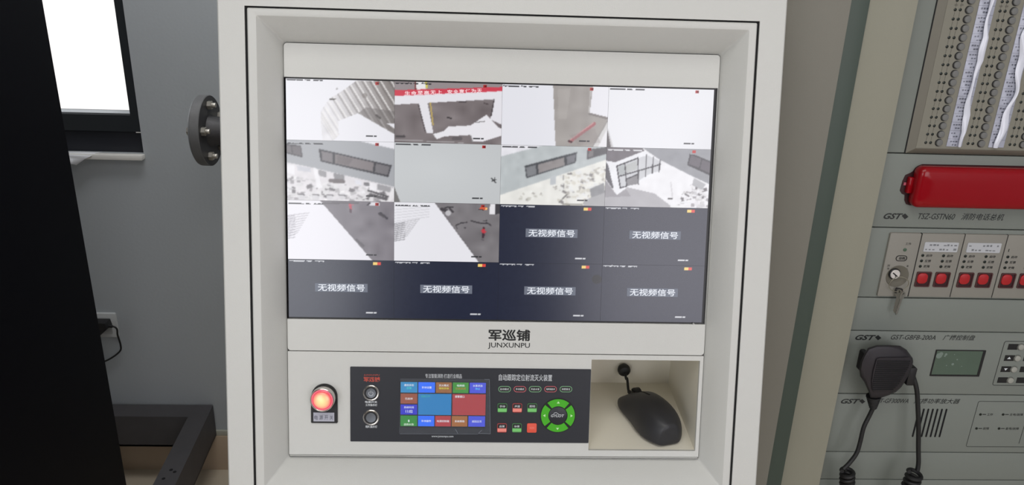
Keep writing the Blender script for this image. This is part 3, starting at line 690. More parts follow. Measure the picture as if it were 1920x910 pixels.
mb.build('film_crease', mat('film crease', rgb(120, 126, 136), .4), kp, KP)
# oval and square keys
for i, x in enumerate((262, 426, 588, 752, 916)):
    c = Bq(x, 285); col = green_ink if i % 2 == 0 else mat('muted red ink', rgb(190, 96, 104), .6)
    mb = MB(); mb.frame((c[0] - .0072, c[0] + .0072, c[1] - .0036, c[1] + .0036), (c[0] - .0065, c[0] + .0065, c[1] - .0029, c[1] + .0029), 0, .0003, .0036, .0029, 8)
    k_ = mb.build('oval_key', mat('muted green ink', rgb(122, 170, 128), .6) if i % 2 == 0 else col, kp, KP)
    MB().rbox(c[0] - .0064, c[0] + .0064, c[1] - .0028, c[1] + .0028, 0, .0002, .0027).build('key_face', ink, k_, KP)
    MB().text(('自动模式', '手动模式', '开启水泵', '电磁阀启动', '消音复位')[i], c[0] - .0050, c[0] + .0050, c[1] - .0012, c[1] + .0013, .0004, bold=.01).build('key_legend', white_ink, k_, KP)
names = [('手动', 'g'), ('声报', 'r'), ('照明', 'g'), ('启泵', 'r'), ('停泵', 'g'), ('消防', 'x')]
for i, (s_, kd) in enumerate(names):
    c = Bq((238, 397, 556)[i % 3] - (4 if i > 2 else 0), 485 if i < 3 else 698)
    w = .0056; line_ = green_ink if kd == 'g' else pink_ink
    if kd == 'x':
        k_ = MB().rbox(c[0] - w, c[0] + w, c[1] - w, c[1] + w, 0, .0008, .0016, .0003).build('stop_key', mat('orange red key', rgb(226, 84, 62), .5), kp, KP)
        MB().text(s_, c[0] - .0030, c[0] + .0030, c[1] - .0012, c[1] + .0014, .0009).build('key_legend', pink_ink, k_, KP)
        continue
    k_ = MB().rbox(c[0] - w, c[0] + w, c[1] - w, c[1] + w, 0, .0007, .0018, .0003).build('square_key', mat('green key edge', rgb(58, 110, 62), .5) if kd == 'g' else mat('red key edge', rgb(150, 54, 54), .5), kp, KP)
    MB().rbox(c[0] - w + .0008, c[0] + w - .0008, c[1] - .0002, c[1] + w - .0009, .0007, .0008, .0012).build('key_face', ink, k_, KP)
    MB().rbox(c[0] - w + .0005, c[0] + w - .0005, c[1] - w + .0012, c[1] - .0004, .0007, .0008, .0006).build('key_band', line_, k_, KP)
    MB().text(s_, c[0] - .0032, c[0] + .0032, c[1] + .0007, c[1] + .0034, .0009, bold=.01).build('key_legend', white_ink, k_, KP)
# direction ring
c = Bq(830, 565); fr = Frame(KP.w((*c, 0)), KP.a, KP.b, KP.c)
dr = MB().cyl(0, 0, .0208, 0, .0003, 48).build('direction_ring', ink, kp, fr)
arc_green = mat('bright green key', rgb(66, 172, 18), .45)
for q in range(4):
    t = q * PI / 2; k_ = MB().washer(0, 0, .0112, .0196, .0003, .0010, 20, t - PI / 4 + .09, t + PI / 4 - .09).build('arrow_key', arc_green, dr, fr)
    u_ = Vector((math.cos(t), math.sin(t))); n_ = Vector((-u_.y, u_.x)); r0 = .0156
    MB().prism([tuple(u_ * (r0 + .0016)), tuple(u_ * (r0 - .0010) + n_ * .0017), tuple(u_ * (r0 - .0010) - n_ * .0017)], .0010, .0011).build('arrow_mark', mat('pale green mark', rgb(196, 232, 176), .5), k_, fr)
MB().cyl(0, 0, .0104, .0003, .0008, 40, .0002).build('hub', membrane_black, dr, fr)
MB().text('GYLOT', -.0080, .0072, -.0018, .0014, .0009, .2, .012).tube([(-.0052, .0018, .0009), (-.0040, .0034, .0009), (-.0018, .0036, .0009), (.0006, .0018, .0009), (.0016, .0004, .0009)], .0003, 6).build('hub_lettering', white_ink, dr, fr)

# ------------------------------------------------------------------ computer mouse in the niche
yaw = math.radians(16)
MF = Frame((.1915, .0290, NZ + .0008), (math.cos(yaw), math.sin(yaw), 0), (-math.sin(yaw), math.cos(yaw), 0), (0, 0, 1))    # b points to its buttons
ms = thing('computer_mouse', 'black wired computer mouse lying in the open niche of the console', 'computer mouse', MF.o)
def mouse_ring(t, lift=0.0, sc=1.0, lower=0):
    """Cross-section at t along the length, -1 rear .. 1 front."""
    b = t * .0515
    w = (.0282 - .0026 * math.exp(-((t - .15) / .35) ** 2)) * (1 - abs(t) ** 4.2 * (.34 if t > 0 else .55)) * sc
    h = (.0385 * (1 - ((t + .22) / 1.30) ** 2) ** .75 if abs((t + .22) / 1.30) < 1 else 0)
    h = max(h, .011) * sc
    out = []
    for k in range(28):
        q = 2 * PI * k / 28; ct, st = math.cos(q), math.sin(q)
        x = w * math.copysign(abs(ct) ** .72, ct)
        zz = (h - .006) * abs(st) ** .80 + .006 if st >= 0 else .006 - (.0048) * abs(st) ** .5
        x *= (1 - .10 * max(st, 0))
        out.append((x, b, max(zz, .0012) + lift))
    return out
ts_ = [-1, -.985, -.94, -.86, -.74, -.55, -.3, 0, .3, .55, .74, .86, .94, .985, 1]
mb = MB(); rings = []
for t in ts_:
    R = mouse_ring(t)
    if abs(t) == 1: R = [(x * .86, y, .0055 + (z_ - .0055) * .72) for x, y, z_ in R]
    rings.append(R)
mb.loft(rings, True, True); mb.build('shell', mouse_black, ms, MF, smooth=50, sub=1)
def top_z(t): return max(p_[2] for p_ in mouse_ring(t))
mb = MB(); mb.tube([(0, t * .0515, top_z(t) - .0006) for t in np.linspace(.12, .80, 10)], .0009, 8); mb.build('button_split', mouse_trim, ms, MF)
wz = top_z(.70)
wf = Frame(MF.w((0, .0362, wz - .0035)), MF.b, MF.c, MF.a)
MB().cyl(0, 0, .0085, -.0035, .0035, 28, .0012).build('scroll_wheel', rubber_black, ms, wf)
MB().rbox(-.0055, .0055, -.0 + .0265, .0465, wz - .006, wz - .0005, .005).build('wheel_slot', mouse_trim, ms, MF)
pts = [MF.w((-.001, .049, .010)), MF.w((-.001, .058, .012)), Vector((.1745, .098, NZ + .022)), Vector((gx, NYB - .026, gz - .003)), Vector((gx, NYB - .0172, gz))]
mb = MB().tube(spline(pts, 8), .0017, 10); mb.build('cord', rubber_black, ms)
mb = MB(); mb.tube([MF.w((-.001, .047, .0098)), MF.w((-.001, .056, .0116))], .0027, 12); mb.build('strain_relief', rubber_black, ms)

# ------------------------------------------------------------------ fire alarm rack cabinet
rk = thing('fire_alarm_cabinet', 'cream and grey fire alarm rack cabinet with green edge strip right of the console', 'alarm cabinet', (.75, .45, 0))
XA, XZ, RT_ = .302, 1.022, 1.95
MB().box(XA, XZ, RY + .03, RY + .5, .05 + RFL, RT_, .003).build('body', rack_cream, rk, RPLAN)
MB().box(XA + .02, XZ - .02, RY + .03, RY + .48, RFL, .05 + RFL).build('plinth', gap_black, rk, RPLAN)
fy = RY - .02
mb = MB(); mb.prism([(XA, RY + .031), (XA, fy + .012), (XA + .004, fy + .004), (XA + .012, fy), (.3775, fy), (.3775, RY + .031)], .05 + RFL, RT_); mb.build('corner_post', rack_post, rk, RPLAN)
MB().box(.3778, .3985, fy + .0008, RY + .031, .05 + RFL, RT_, .0006).build('green_strip', rack_green, rk, RPLAN)
mb = MB(); mb.prism([(.3988, RY + .031), (.3988, fy + .004), (.4005, fy + .0035), (.4140, fy - .004), (.4492, fy - .004), (.4492, RY + .031)], .05 + RFL, RT_); mb.build('door_frame', rack_cream, rk, RPLAN)
mb = MB(); mb.prism([(.4494 + .49, RY + .031), (.4494 + .49, fy - .004), (1.010, fy - .004), (XZ, fy + .008), (XZ, RY + .031)], .05 + RFL, RT_); mb.build('door_frame', rack_cream, rk, RPLAN)
PX0, PX1 = .4494, .9394
U = .0473
cuts = [RT_, 1.2462, 1.1521, 1.0571, 1.0096, .9151, .8222, .7762, .729, .60, .40, .05 + RFL]
for i, (hi, lo) in enumerate(zip(cuts, cuts[1:])):
    MB().box(PX0, PX1, lo + .0007, hi - .0007, -.028, 0, .0008).build('rack_panel', rack_grey, rk, RACK)
MB().box(PX0, PX1, .05 + RFL, RT_, -.0305, -.0285).build('gap_backing', gap_black, rk, RACK)
# zone button field
z0_, z1_ = 1.2470, 1.70
zp = MB()
oz, iz = (.4845, .9050, z0_, z1_), (.4925, .8970, z0_ + .0068, z1_ - .007)
zp.loft([z3(rr(oz[0] - .0010, oz[1] + .001, oz[2], oz[3] + .001, .0006), 0), z3(rr(oz[0] - .001, oz[1] + .001, oz[2], oz[3] + .001, .0006), .0012), z3(rr(*oz, .0006), .0015), z3(rr(*iz, .0006), .0060), z3(rr(*ins(iz, .0008), .0006), .0052)], True, True)
zp = zp.build('zone_panel', zone_frame, rk, RACK)
MB().box(oz[0] - .0013, oz[0] - .0001, oz[2], oz[3], 0, .0014).build('frame_gap', ink, zp, RACK)
MB().box(iz[0] + .0006, iz[1] - .0006, iz[2] + .0006, iz[3] - .0006, .0045, .0056).build('zone_face', zone_beige, zp, RACK)
ZP = RACK.off(.0056)
zr = [1.2610 + .01006 * k_ for k_ in range(18)]
cols_ = [.5035, .5550, .6062]
led0 = btn0 = col0 = None
for ci, cx in enumerate(cols_):
    prints = MB()
    for ri, z_ in enumerate(zr):
        for dx in (0, .0058):
            at = (cx + dx, z_, 0)
            if led0 is None: led0 = MB().lathe(0, 0, [(.0017, 0), (.0017, .0003), (.0010, .0009), (.0003, .0011)], 14).build('indicator_led', led_dark, zp, ZP, at=at)
            else: again(led0, ZP, at, zp)
        at = (cx + .0158, z_ + .0003, 0)
        if btn0 is None:
            mb = MB(); mb.washer(-.0003, 0, .0036, .0045, 0, .0004, 28)
            col0 = mb.build('button_collar', collar_black, zp, ZP, at=at)
            btn0 = MB().lathe(.0003, 0, [(.0039, 0), (.0039, .0016), (.0034, .0022), (.0015, .0024)], 28).build('push_button', button_grey, zp, ZP, at=at)
        else: again(col0, ZP, at, zp); again(btn0, ZP, at, zp)
    for dx in (0, .0058):
        for za, zb in zip(zr, zr[1:]): prints.box(cx + dx - .00018, cx + dx + .00018, za + .0022, zb - .0022, 0, .00015)
    prints.text('启动', cx - .0022, cx + .0018, zr[15] + .0042, zr[15] + .0062, .0002).text('反馈', cx + .0042, cx + .0082, zr[15] + .0042, zr[15] + .0062, .0002)
    prints.build('zone_print', mat('faded print', rgb(92, 88, 80), .7), zp, ZP)
# paper label strips under clear sleeves
sleeve = bpy.data.materials.new('clear sleeve'); sleeve.use_nodes = True; sn = sleeve.node_tree; sn.nodes.clear()
so = sn.nodes.new('ShaderNodeOutputMaterial'); smx = sn.nodes.new('ShaderNodeMixShader'); st_ = sn.nodes.new('ShaderNodeBsdfTransparent'); sg = sn.nodes.new('ShaderNodeBsdfGlossy')
sg.inputs['Roughness'].default_value = .3; sg.inputs['Color'].default_value = (.9, .92, 1, 1)
lw = sn.nodes.new('ShaderNodeLayerWeight'); lw.inputs[0].default_value = .45
mr = sn.nodes.new('ShaderNodeMapRange'); mr.inputs['To Min'].default_value = .05; mr.inputs['To Max'].default_value = .3
sn.links.new(lw.outputs['Fresnel'], mr.inputs['Value']); sn.links.new(mr.outputs['Result'], smx.inputs[0])
sn.links.new(st_.outputs[0], smx.inputs[1]); sn.links.new(sg.outputs[0], smx.inputs[2]); sn.links.new(smx.outputs[0], so.inputs[0])
for ci, xs in enumerate((.5290, .5802)):
    w = .0186; zb, zt = 1.2572, zr[-1] + .005
    ls = MB().box(xs, xs + w, zb, zt, .0002, .0008).build('label_strip', paper, zp, ZP)
    mb = MB()
    for ri, z_ in enumerate(zr):
        if ri < 17: mb.box(xs, xs + w, z_ + .0050, z_ + .0053, .0008, .0009)
        n1, n2 = rng.integers(2, 5), 2
        for row, n_, dy in ((0, n1, .0012), (1, n2, -.0028)):
            for q in range(n_):
                xx_ = xs + (.0022 if ri % 3 else .0032) + q * .0031 + (row * .003)
                if xx_ + .0026 < xs + w: mb.box(xx_, xx_ + rng.uniform(.0018, .0026), z_ + dy, z_ + dy + rng.uniform(.0014, .0022), .0008, .0009)
    mb.build('label_print', paper_ink, ls, ZP)
    nz = 90; mb = MB(); rows = []
    for q in range(nz + 1):
        z_ = zb + (zt - zb) * q / nz; row = []
        for j in range(9):
            u_ = j / 8; ph = z_ * 210 + ci * 2.1
            hgt = .0012 + .0011 * (math.sin(ph + u_ * 3.2) * .5 + .5) * math.sin(PI * u_) + .0009 * (math.sin(z_ * 95 + u_ * 5 + ci) * .5 + .5) * math.sin(PI * u_)
            row.append((xs + w * u_, z_, hgt))
        rows.append(row)
    mb.loft(rows, closed=False); mb.build('clear_sleeve', sleeve, ls, ZP, smooth=80)
    # white ribbon over the sleeve; its colour paints the wavy window glare
    mb = MB(); rows = []
    for q in range(nz + 1):
        z_ = zb + (zt - zb) * q / nz
        am = (.06 + .10 * max(0, min(1, (1.315 - z_) / .05)), .20)[ci]; e0 = w * ((.60, .46)[ci] + am * math.sin(z_ * 61 + ci * 2.4) + am * .5 * math.sin(z_ * 143 + ci)); ww = w * ((.30, .36)[ci] + .14 * math.sin(z_ * 83 + 1 + ci))
        e0 = max(0, min(e0, w - ww))
        rows.append([(xs + e0 + ww * j / 4, z_, .0030 + .0016 * math.sin(PI * j / 4) * (1 + .5 * math.sin(z_ * 120))) for j in range(5)])
    mb.loft(rows, closed=False); mb.build('sleeve_glare', mat('glare band', rgb(226, 228, 240), .2, spec=.8), ls, ZP, smooth=80)
# telephone cradle and handset
def hand_outline(x1, k=0):
    return [(.5085 - k, 1.2335 + k), (.5045 - k, 1.2318 + k), (.5010 - k, 1.2290), (.4985 - k, 1.2240), (.4955 - k, 1.2220), (.4905 - k, 1.2195), (.4885 - k, 1.2120), (.4878 - k, 1.2000), (.4910 - k, 1.1962), (.4950 - k, 1.1945), (.4960 - k, 1.1880 - k), (.4990 - k, 1.1830 - k), (.5040, 1.1815 - k), (x1 + k, 1.1790 - k), (x1 + k, 1.2345 + k)]
mb = MB(); mb.prism(hand_outline(.7125), 0, .0008); mb.build('telephone_cradle', recess_dark, rk, RACK)
MB().box(.4902, .4930, 1.2070, 1.2105, .0008, .0016).build('cradle_hook', mat('pink plastic', rgb(180, 84, 100), .4), rk, RACK)
# lettering of the rack panels
def gst(mb, x0, x1, z0, z1):
    w = x1 - x0; mb.text('GST', x0, x0 + w * .80, z0, z1, .0003, .35, .03)
    cx, cz, h = x0 + w * .89, (z0 + z1) / 2, (z1 - z0) / 2
    mb.prism([(cx - h * 1.1, cz + h * .2), (cx - h * .1, cz + h), (cx + h * 1.2, cz - h * .1), (cx + h * .2, cz - h)], .0001, .0003)
mb = MB(); PLM = mat('dark grey ink', rgb(34, 36, 36), .6)
gst(mb, .4745, .5045, 1.1632, 1.1708); mb.text('TSZ-GSTN60', .5180, .5645, 1.1640, 1.1714, .0003, .25, .004).text('消防电话总机', .5728, .6265, 1.1640, 1.1726, .0003, .25, .004).build('panel_lettering', PLM, rk, RACK); mb = MB()
gst(mb, .4705, .5045, .9960, 1.0035); mb.text('GST-GBFB-200A', .5182, .5782, .9975, 1.0042, .0003, .25, .004).text('广播控制盘', .5880, .6315, .9975, 1.0052, .0003, .25, .004).build('panel_lettering', PLM, rk, RACK); mb = MB()
gst(mb, .4690, .5018, .8996, .9070); mb.text('GST-GF300WA', .5140, .5623, .9012, .9080, .0003, .25, .004).text('广播功率放大器', .5700, .6337, .9008, .9088, .0003, .25, .004)
mb.build('panel_lettering', PLM, rk, RACK)
# key lock module and zone modules of the telephone exchange
mz0, mz1 = 1.0604, 1.1462
km = MB().rbox(.4862, .5258, mz0, mz1, 0, .0035, .0016, .0008).build('lock_module', module_grey, rk, RACK)
MP = RACK.off(.0035)
MB().cyl(.5085, 1.1244, .0022, 0, .0008, 18, .0003).build('indicator_led', mat('green led', rgb(66, 92, 72), .3), km, MP)
mb = MB(); mb.frame((.4992, .5137, 1.1090, 1.1168), (.5002, .5127, 1.1098, 1.1160), 0, .0005, .0038, .0030, 6); mb.build('oval_button', collar_black, km, MP)
MB().text('自检', .5035, .5115, 1.1110, 1.1150, .0003, bold=.02).text('工作', .5075, .5148, 1.1308, 1.1340, .0003).text('开', .4905, .4940, 1.1010, 1.1040, .0003).text('关', .5150, .5180, 1.1010, 1.1040, .0003).text('锁', .4910, .4936, 1.0975, 1.1000, .0003).text('止', .5150, .5180, 1.0975, 1.1000, .0003).build('module_print', ink, km, MP)
dish = MB(); dish.lathe(.5062, 1.0885, [(.0146, .0004), (.0143, .0007), (.0075, -.0030 + .0034), (.0072, .0003)], 36); dish.build('lock_dish', lock_brown, km, MP)
LK = (.5008, 1.0925)
lk = MB().lathe(*LK, [(.0072, .0003), (.0072, .0030), (.0066, .0036)], 28).build('lock_barrel', cap_black, km, MP)
MB().lathe(*LK, [(.0061, .0030), (.0061, .0042), (.0056, .0048)], 28).build('barrel_face', mat('bright lock face', rgb(225, 220, 216), .3, .35), lk, MP)
mb = MB(); mb.line([(LK[0] - .0034, LK[1] + .0020), (LK[0] + .0022, LK[1] - .0022)], .0015, .0048, .0050).line([(LK[0] - .0004, LK[1]), (LK[0] + .0008, LK[1] - .0040)], .0008, .0048, .0050); mb.build('keyhole', ink, lk, MP)
MB().box(.5258, .5268, mz0, mz1, 0, .0030).build('module_gap', ink, rk, RACK)
for mi in range(5):
    x = .5270 + mi * .0550
    zm = MB().box(x, x + .0538, mz0, mz1, 0, .0033, .0006).build('zone_module', module_grey, rk, RACK)
    ZM = RACK.off(.0033)
    MB().box(x + .0538, x + .0550, mz0, mz1, 0, .0025).build('module_gap', ink, zm, RACK)
    if mi < 2:
        lb = MB().rbox(x + .0050, x + .0484, 1.1224, 1.1352, 0, .0008, .0012).build('label_card', mat('card white', rgb(186, 188, 192), .35), zm, ZM)
        mb = MB()
        for row in range(2):
            for q in range(9):
                if rng.random() < (.8 if mi == 0 else .35): mb.box(x + .0070 + q * .0045, x + .0070 + q * .0045 + rng.uniform(.002, .004), 1.1246 + row * .0058, 1.1246 + row * .0058 + rng.uniform(.0012, .0026), .0008, .0009)
        mb.build('card_print', mat('card ink', rgb(120, 122, 126), .7), lb, ZM)
    elif mi == 2: MB().box(x + .0046, x + .0054, 1.1240, 1.1278, 0, .0003).build('card_print', ink, zm, ZM)
    mb = MB()
    for q in range(2):
        for row, (z_, s_) in enumerate(((1.1172, '启动'), (1.1099, '反馈'), (1.1025, '故障'))):
            at = (x + .0060 + q * .0268, z_, 0)
            MB().cyl(*at[:2], .0019, 0, .0006, 14, .0002).build('indicator_led', led_dark, zm, ZM)
            mb.text(s_, at[0] + .0044, at[0] + .0122, z_ - .0018, z_ + .0018, .0003, bold=.01)
        bx_ = x + .0036 + q * .0243
        well = MB().frame((bx_, bx_ + .0196, 1.0746, 1.0952), (bx_ + .0014, bx_ + .0182, 1.0760, 1.0938), 0, .0012, .0016, .0012).build('button_well', red_well, zm, ZM)
        MB().rbox(bx_ + .0012, bx_ + .0184, 1.0758, 1.0940, 0, .0003, .001).build('well_floor', recess_dark, well, ZM)
        MB().rbox(bx_ + .0016, bx_ + .0150, 1.0792, 1.0934, .0003, .0018, .0052, .0009, 7).build('red_cap', red_cap, well, ZM)
    mb.build('module_print', ink, zm, ZM)
# broadcast controller: display, key field
dsp = MB().frame((.5826, .6506, .9438, .9832), (.5842, .6470, .9462, .9820), 0, .0010).build('display', cap_black, rk, RACK)
MB().box(.5840, .6472, .9460, .9822, .0001, .0006).build('display_glass', lcd_green, dsp, RACK)
mb = MB()
for x, z_, r in ((.5885, .9745, .0042), (.5905, .9770, .0030), (.5975, .9765, .0018), (.5965, .9740, .0012), (.6145, .9690, .0010), (.6100, .9620, .0018), (.6020, .9600, .0008), (.6230, .9590, .0007), (.6090, .9765, .0007)): mb.cyl(x, z_, r, .0006, .0007 + r * .02, 10)
mb.build('glass_blemish', lcd_spot, dsp, RACK)
mb = MB(); mb.line([p_ for p_ in rr(.6728, .7700, .9304, .9968, .0025, 3)], .0006, 0, .0003, True); mb.build('key_field_outline', ink, rk, RACK)
for kc in range(3):
    for kr in range(4):
        x, z_ = .6965 + kc * .0262 - (0.0004 * kr), (.9888, .9720, .9552, .9385)[kr]
        bl = MB().box(x - .0172, x - .0040, z_ - .0042, z_ + .0042, 0, .0004).build('key_label', ink, rk, RACK)
        if kc == 0 and kr in (1, 2):
            d = 1 if kr == 1 else -1
            MB().prism([(x - .0135, z_ - .0014 * d), (x - .0085, z_ - .0014 * d), (x - .0110, z_ + .0020 * d)], .0004, .0005).build('arrow_mark', white_ink, bl, RACK)
        MB().washer(x, z_, .0042, .0050, 0, .0005, 24).build('button_collar', mat('collar grey', rgb(96, 98, 92), .6), bl, RACK)
        MB().cyl(x, z_, .0040, 0, .0022, 24, .0006).build('push_button', button_pale, bl, RACK)
# amplifier: speaker slots and lamp legend
for q in range(7): MB().rbox(.5802 + q * .00635 - .0012, .5802 + q * .00635 + .0012, .8474, .8928, -.0002, .0003, .0011).build('speaker_slot', gap_black, rk, RACK)
mb = MB(); mb.line(rr(.6600, .8600, .8322, .9052, .0022, 3), .0005, 0, .0003, True).line([(.7345, .9052), (.7345, .8380)], .0005, 0, .0003)
for x, z_, s_, w in ((.6677, .8845, '工作', .0085), (.6997, .8847, '主电/故障', .0190), (.6677, .8620, '故障', .0085), (.6997, .8622, '备电/故障', .0190)):
    mb.box(x + .0030, x + .0078, z_ - .0005, z_ + .0005, 0, .0003).text(s_, x + .0092, x + .0092 + w, z_ - .0020, z_ + .0020, .0003)
mb.build('lamp_legend', ink, rk, RACK)
for x, z_ in ((.6677, .8845), (.6997, .8847), (.6677, .8620), (.6997, .8622)): MB().cyl(x, z_, .0018, 0, .0007, 14, .0002).build('indicator_led', led_dark, rk, RACK)

# handset lying in its cradle
hs = thing('telephone_handset', 'glossy red telephone handset lying across the grey rack panel', 'telephone handset', RACK.w((.60, 1.18, 0)))
mb = MB(); HO = [(x, y) for x, y in rr(.4990, .7100, 1.1822, 1.2330, .0085, 6)]
def hin(k, c): return z3(rr(.4990 + k, .7100 - k, 1.1822 + k, 1.2330 - k, max(.0085 - k * .5, .002), 6), c)
mb.loft([hin(.001, .0013), hin(0, .003), hin(0, .011), hin(.0012, .0142), hin(.0040, .0162), hin(.0080, .0170), hin(.018, .0174)], True, True)
mb.build('handle', handset_red, hs, RACK, smooth=60)
MB().rbox(.4935, .5000, 1.1980, 1.2180, .0013, .0060, .0015, .001).build('earpiece_tab', handset_red, hs, RACK)

# keys on a ring hanging from the lock barrel
ky = thing('key_bunch', 'two small metal keys on a thin wire ring hanging below the rack lock', 'keys', RACK.w((.511, 1.05, .006)))
KF = RACK.off(.0085)
ring = [(.5075 + .0125 * math.cos(t), 1.0795 + .0100 * math.sin(t), .0006 * math.sin(3 * t)) for t in np.linspace(0, 2 * PI, 40)]
MB().tube(ring, .00045, 8, False).build('wire_ring', mat('thin wire', rgb(150, 146, 130), .4, .7), ky, KF)
def key_mesh(fr, name, m):
    mb = MB(); head = [(.0052 * math.cos(t), .0062 * math.sin(t)) for t in np.linspace(0, 2 * PI, 24, endpoint=False)]
    hole = [(.0014 * math.cos(t), .0030 + .0016 * math.sin(t)) for t in np.linspace(0, 2 * PI, 24, endpoint=False)]
    mb.loft([z3(hole, -.0006), z3(head, -.0006), z3(head, .0006), z3(hole, .0006), z3(hole, -.0006)])
    mb.prism([(-.0020, -.0055), (.0020, -.0055), (.0020, -.0270), (.0004, -.0305), (-.0012, -.0285), (-.0026, -.0262), (-.0014, -.0240), (-.0026, -.0215), (-.0014, -.0190), (-.0026, -.0165), (-.0018, -.0130)], -.0006, .0006)
    return mb.build(name, m, ky, fr)
def kframe(x, z_, c, roll, turn):
    a_ = Vector((math.cos(turn), math.sin(turn), 0)); b_ = Vector((math.sin(roll), 0, math.cos(roll))); c_ = a_.cross(b_).normalized(); a_ = b_.cross(c_)
    return Frame(RACK.w((x, z_, c)), a_, b_, c_)
key_mesh(kframe(.5130, 1.0655, .012, .10, .35), 'key', chrome_worn)
key_mesh(kframe(.5095, 1.0675, .010, .02, -.9), 'key', chrome_worn)
MB().rbox(-.0048, .0048, -.0040, .0040, -.0012, .0012, .0015).build('key_cover', cap_black, ky, kframe(.5100, 1.0700, .0075, .1, -.2))

# hand microphone hooked on the rack front
mcb = thing('hand_microphone', 'black hand-held paging microphone with ribbed front hanging on the rack by its cord', 'microphone', RACK.w((.515, .90, .02)))
k_ = .955
def mo(x, z_, c):  # outline points seen on the panel plane, brought forward to the microphone's own plane
    s = (RY + .766 - c) / (RY + .766); return (CAM_POS.x + (x - CAM_POS.x) * s, CAM_POS.z + (z_ - CAM_POS.z) * s, c)
out = [(.4905, .9845), (.5010, .9888), (.5170, .9893), (.5330, .9882), (.5430, .9825), (.5540, .9700), (.5560, .9640), (.5560, .9560), (.5535, .9420), (.5480, .9260), (.5420, .9180), (.5330, .9130), (.5240, .9092), (.5160, .9078), (.5085, .9090), (.5040, .9190), (.4955, .9330), (.4880, .9420), (.4850, .9520), (.4845, .9640), (.4870, .9760)]
ccx, ccz = .519, .950
def mring(k, c): return [mo(ccx + (x - ccx) * k, ccz + (z_ - ccz) * k, c) for x, z_ in out]
mb = MB(); mb.loft([mring(.86, .010), mring(.97, .013), mring(1.0, .018), mring(1.0, .030), mring(.975, .036), mring(.93, .0395), mring(.82, .041)], True, True)
mb.build('shell', mic_black, mcb, RACK, smooth=50)
gr = [(.5050, .9680), (.5090, .9705), (.5500, .9715), (.5530, .9690), (.5525, .9560), (.5480, .9370), (.5420, .9240), (.5350, .9190), (.5120, .9180), (.5085, .9210), (.5050, .9350), (.5040, .9500)]
gcx, gcz = .529, .945
mb = MB(); mb.loft([[mo(gcx + (x - gcx) * k, gcz + (z_ - gcz) * k, c) for x, z_ in gr] for k, c in ((1.0, .038), (1.0, .0424), (.97, .0432))], True, True)
grille = mb.build('grille', mic_black, mcb, RACK)
for q in range(15):
    z_ = .9215 + q * .0031; l = .5072 + max(0, (.935 - z_)) * .15; r = .5515 - max(0, (.957 - z_)) * .30 - max(0, .930 - z_) * .4
    a_, b_ = mo(l, z_, .0433), mo(r, z_ + .0004, .0433)
    MB().tube([a_, b_], .00085, 6).build('grille_groove', mic_groove, grille, RACK)
a_ = mo(.4925, .9700, .032)
MB().rbox(a_[0] - .0052, a_[0] + .0030, a_[1] - .022, a_[1] + .006, .020, .0385, .003, .002).build('talk_button', cap_black, mcb, RACK)
MB().cyl(mo(.4940, .9745, .04)[0], mo(.4940, .9745, .04)[1], .0026, .034, .0405, 16, .0008).build('screw_cap', mat('mic grey', rgb(70, 66, 70), .5), mcb, RACK)
p0, p1 = Vector(mo(.5125, .9120, .026)), Vector(mo(.5155, .8925, .026))
mb = MB(); n_ = 14
mb.tube([p0.lerp(p1, q / n_) for q in range(n_ + 1)], lambda t: .0092 - .0052 * t + (.0006 if int(t * n_) % 2 else 0), 14); mb.build('strain_relief', rubber_black, mcb, RACK)
left = [mo(.5155, .8935, .026), mo(.5125, .880, .026), mo(.5085, .862, .028), mo(.5080, .838, .030), mo(.5065, .820, .032), mo(.4995, .804, .034), mo(.4925, .7935, .036)]
right = [mo(.5600, .9440, .020), mo(.5700, .9220, .024), mo(.5775, .8950, .026), mo(.5850, .8650, .028), mo(.5925, .8300, .030), mo(.5980, .8060, .032), mo(.5995, .792, .034)]
mb = MB(); mb.tube(spline(left, 8), .0028, 12); mb.build('cord', rubber_black, mcb, RACK)
def coil(p, q, turns, r, fr_, name):
    p, q = Vector(p), Vector(q); t = (q - p).normalized(); u_ = t.cross(Vector((0, 0, 1))).normalized(); v_ = t.cross(u_); P_ = []
    for i in range(turns * 16 + 1):
        a_ = 2 * PI * i / 16; P_.append(p.lerp(q, i / (turns * 16)) + u_ * (r * math.cos(a_)) + v_ * (r * math.sin(a_)))
    MB().tube(P_, .0028, 8).build(name, rubber_black, mcb, fr_)
e_ = Vector(left[-1]); coil(e_ + Vector((.0075, -.004, -.002)), e_ + Vector((.030, -.150, .0)), 22, .0075, RACK, 'coiled_cord')
mb = MB(); mb.tube(spline(right, 8), .0030, 12); mb.build('cord', rubber_black, mcb, RACK)
e_ = Vector(right[-1]); coil(e_ + Vector((-.0065, .001, .006)), e_ + Vector((-.020, -.130, .004)), 18, .0085, RACK, 'coiled_cord')
a_ = mo(.5560, .9480, .020)
mb = MB(); mb.rbox(a_[0] - .006, a_[0] + .0042, a_[1] - .016, a_[1] + .010, .0015, .026, .002, .001).rbox(a_[0] + .001, a_[0] + .0062, a_[1] - .004, a_[1] - .001, .012, .022, .0008); mb.build('plug', cap_black, mcb, RACK)

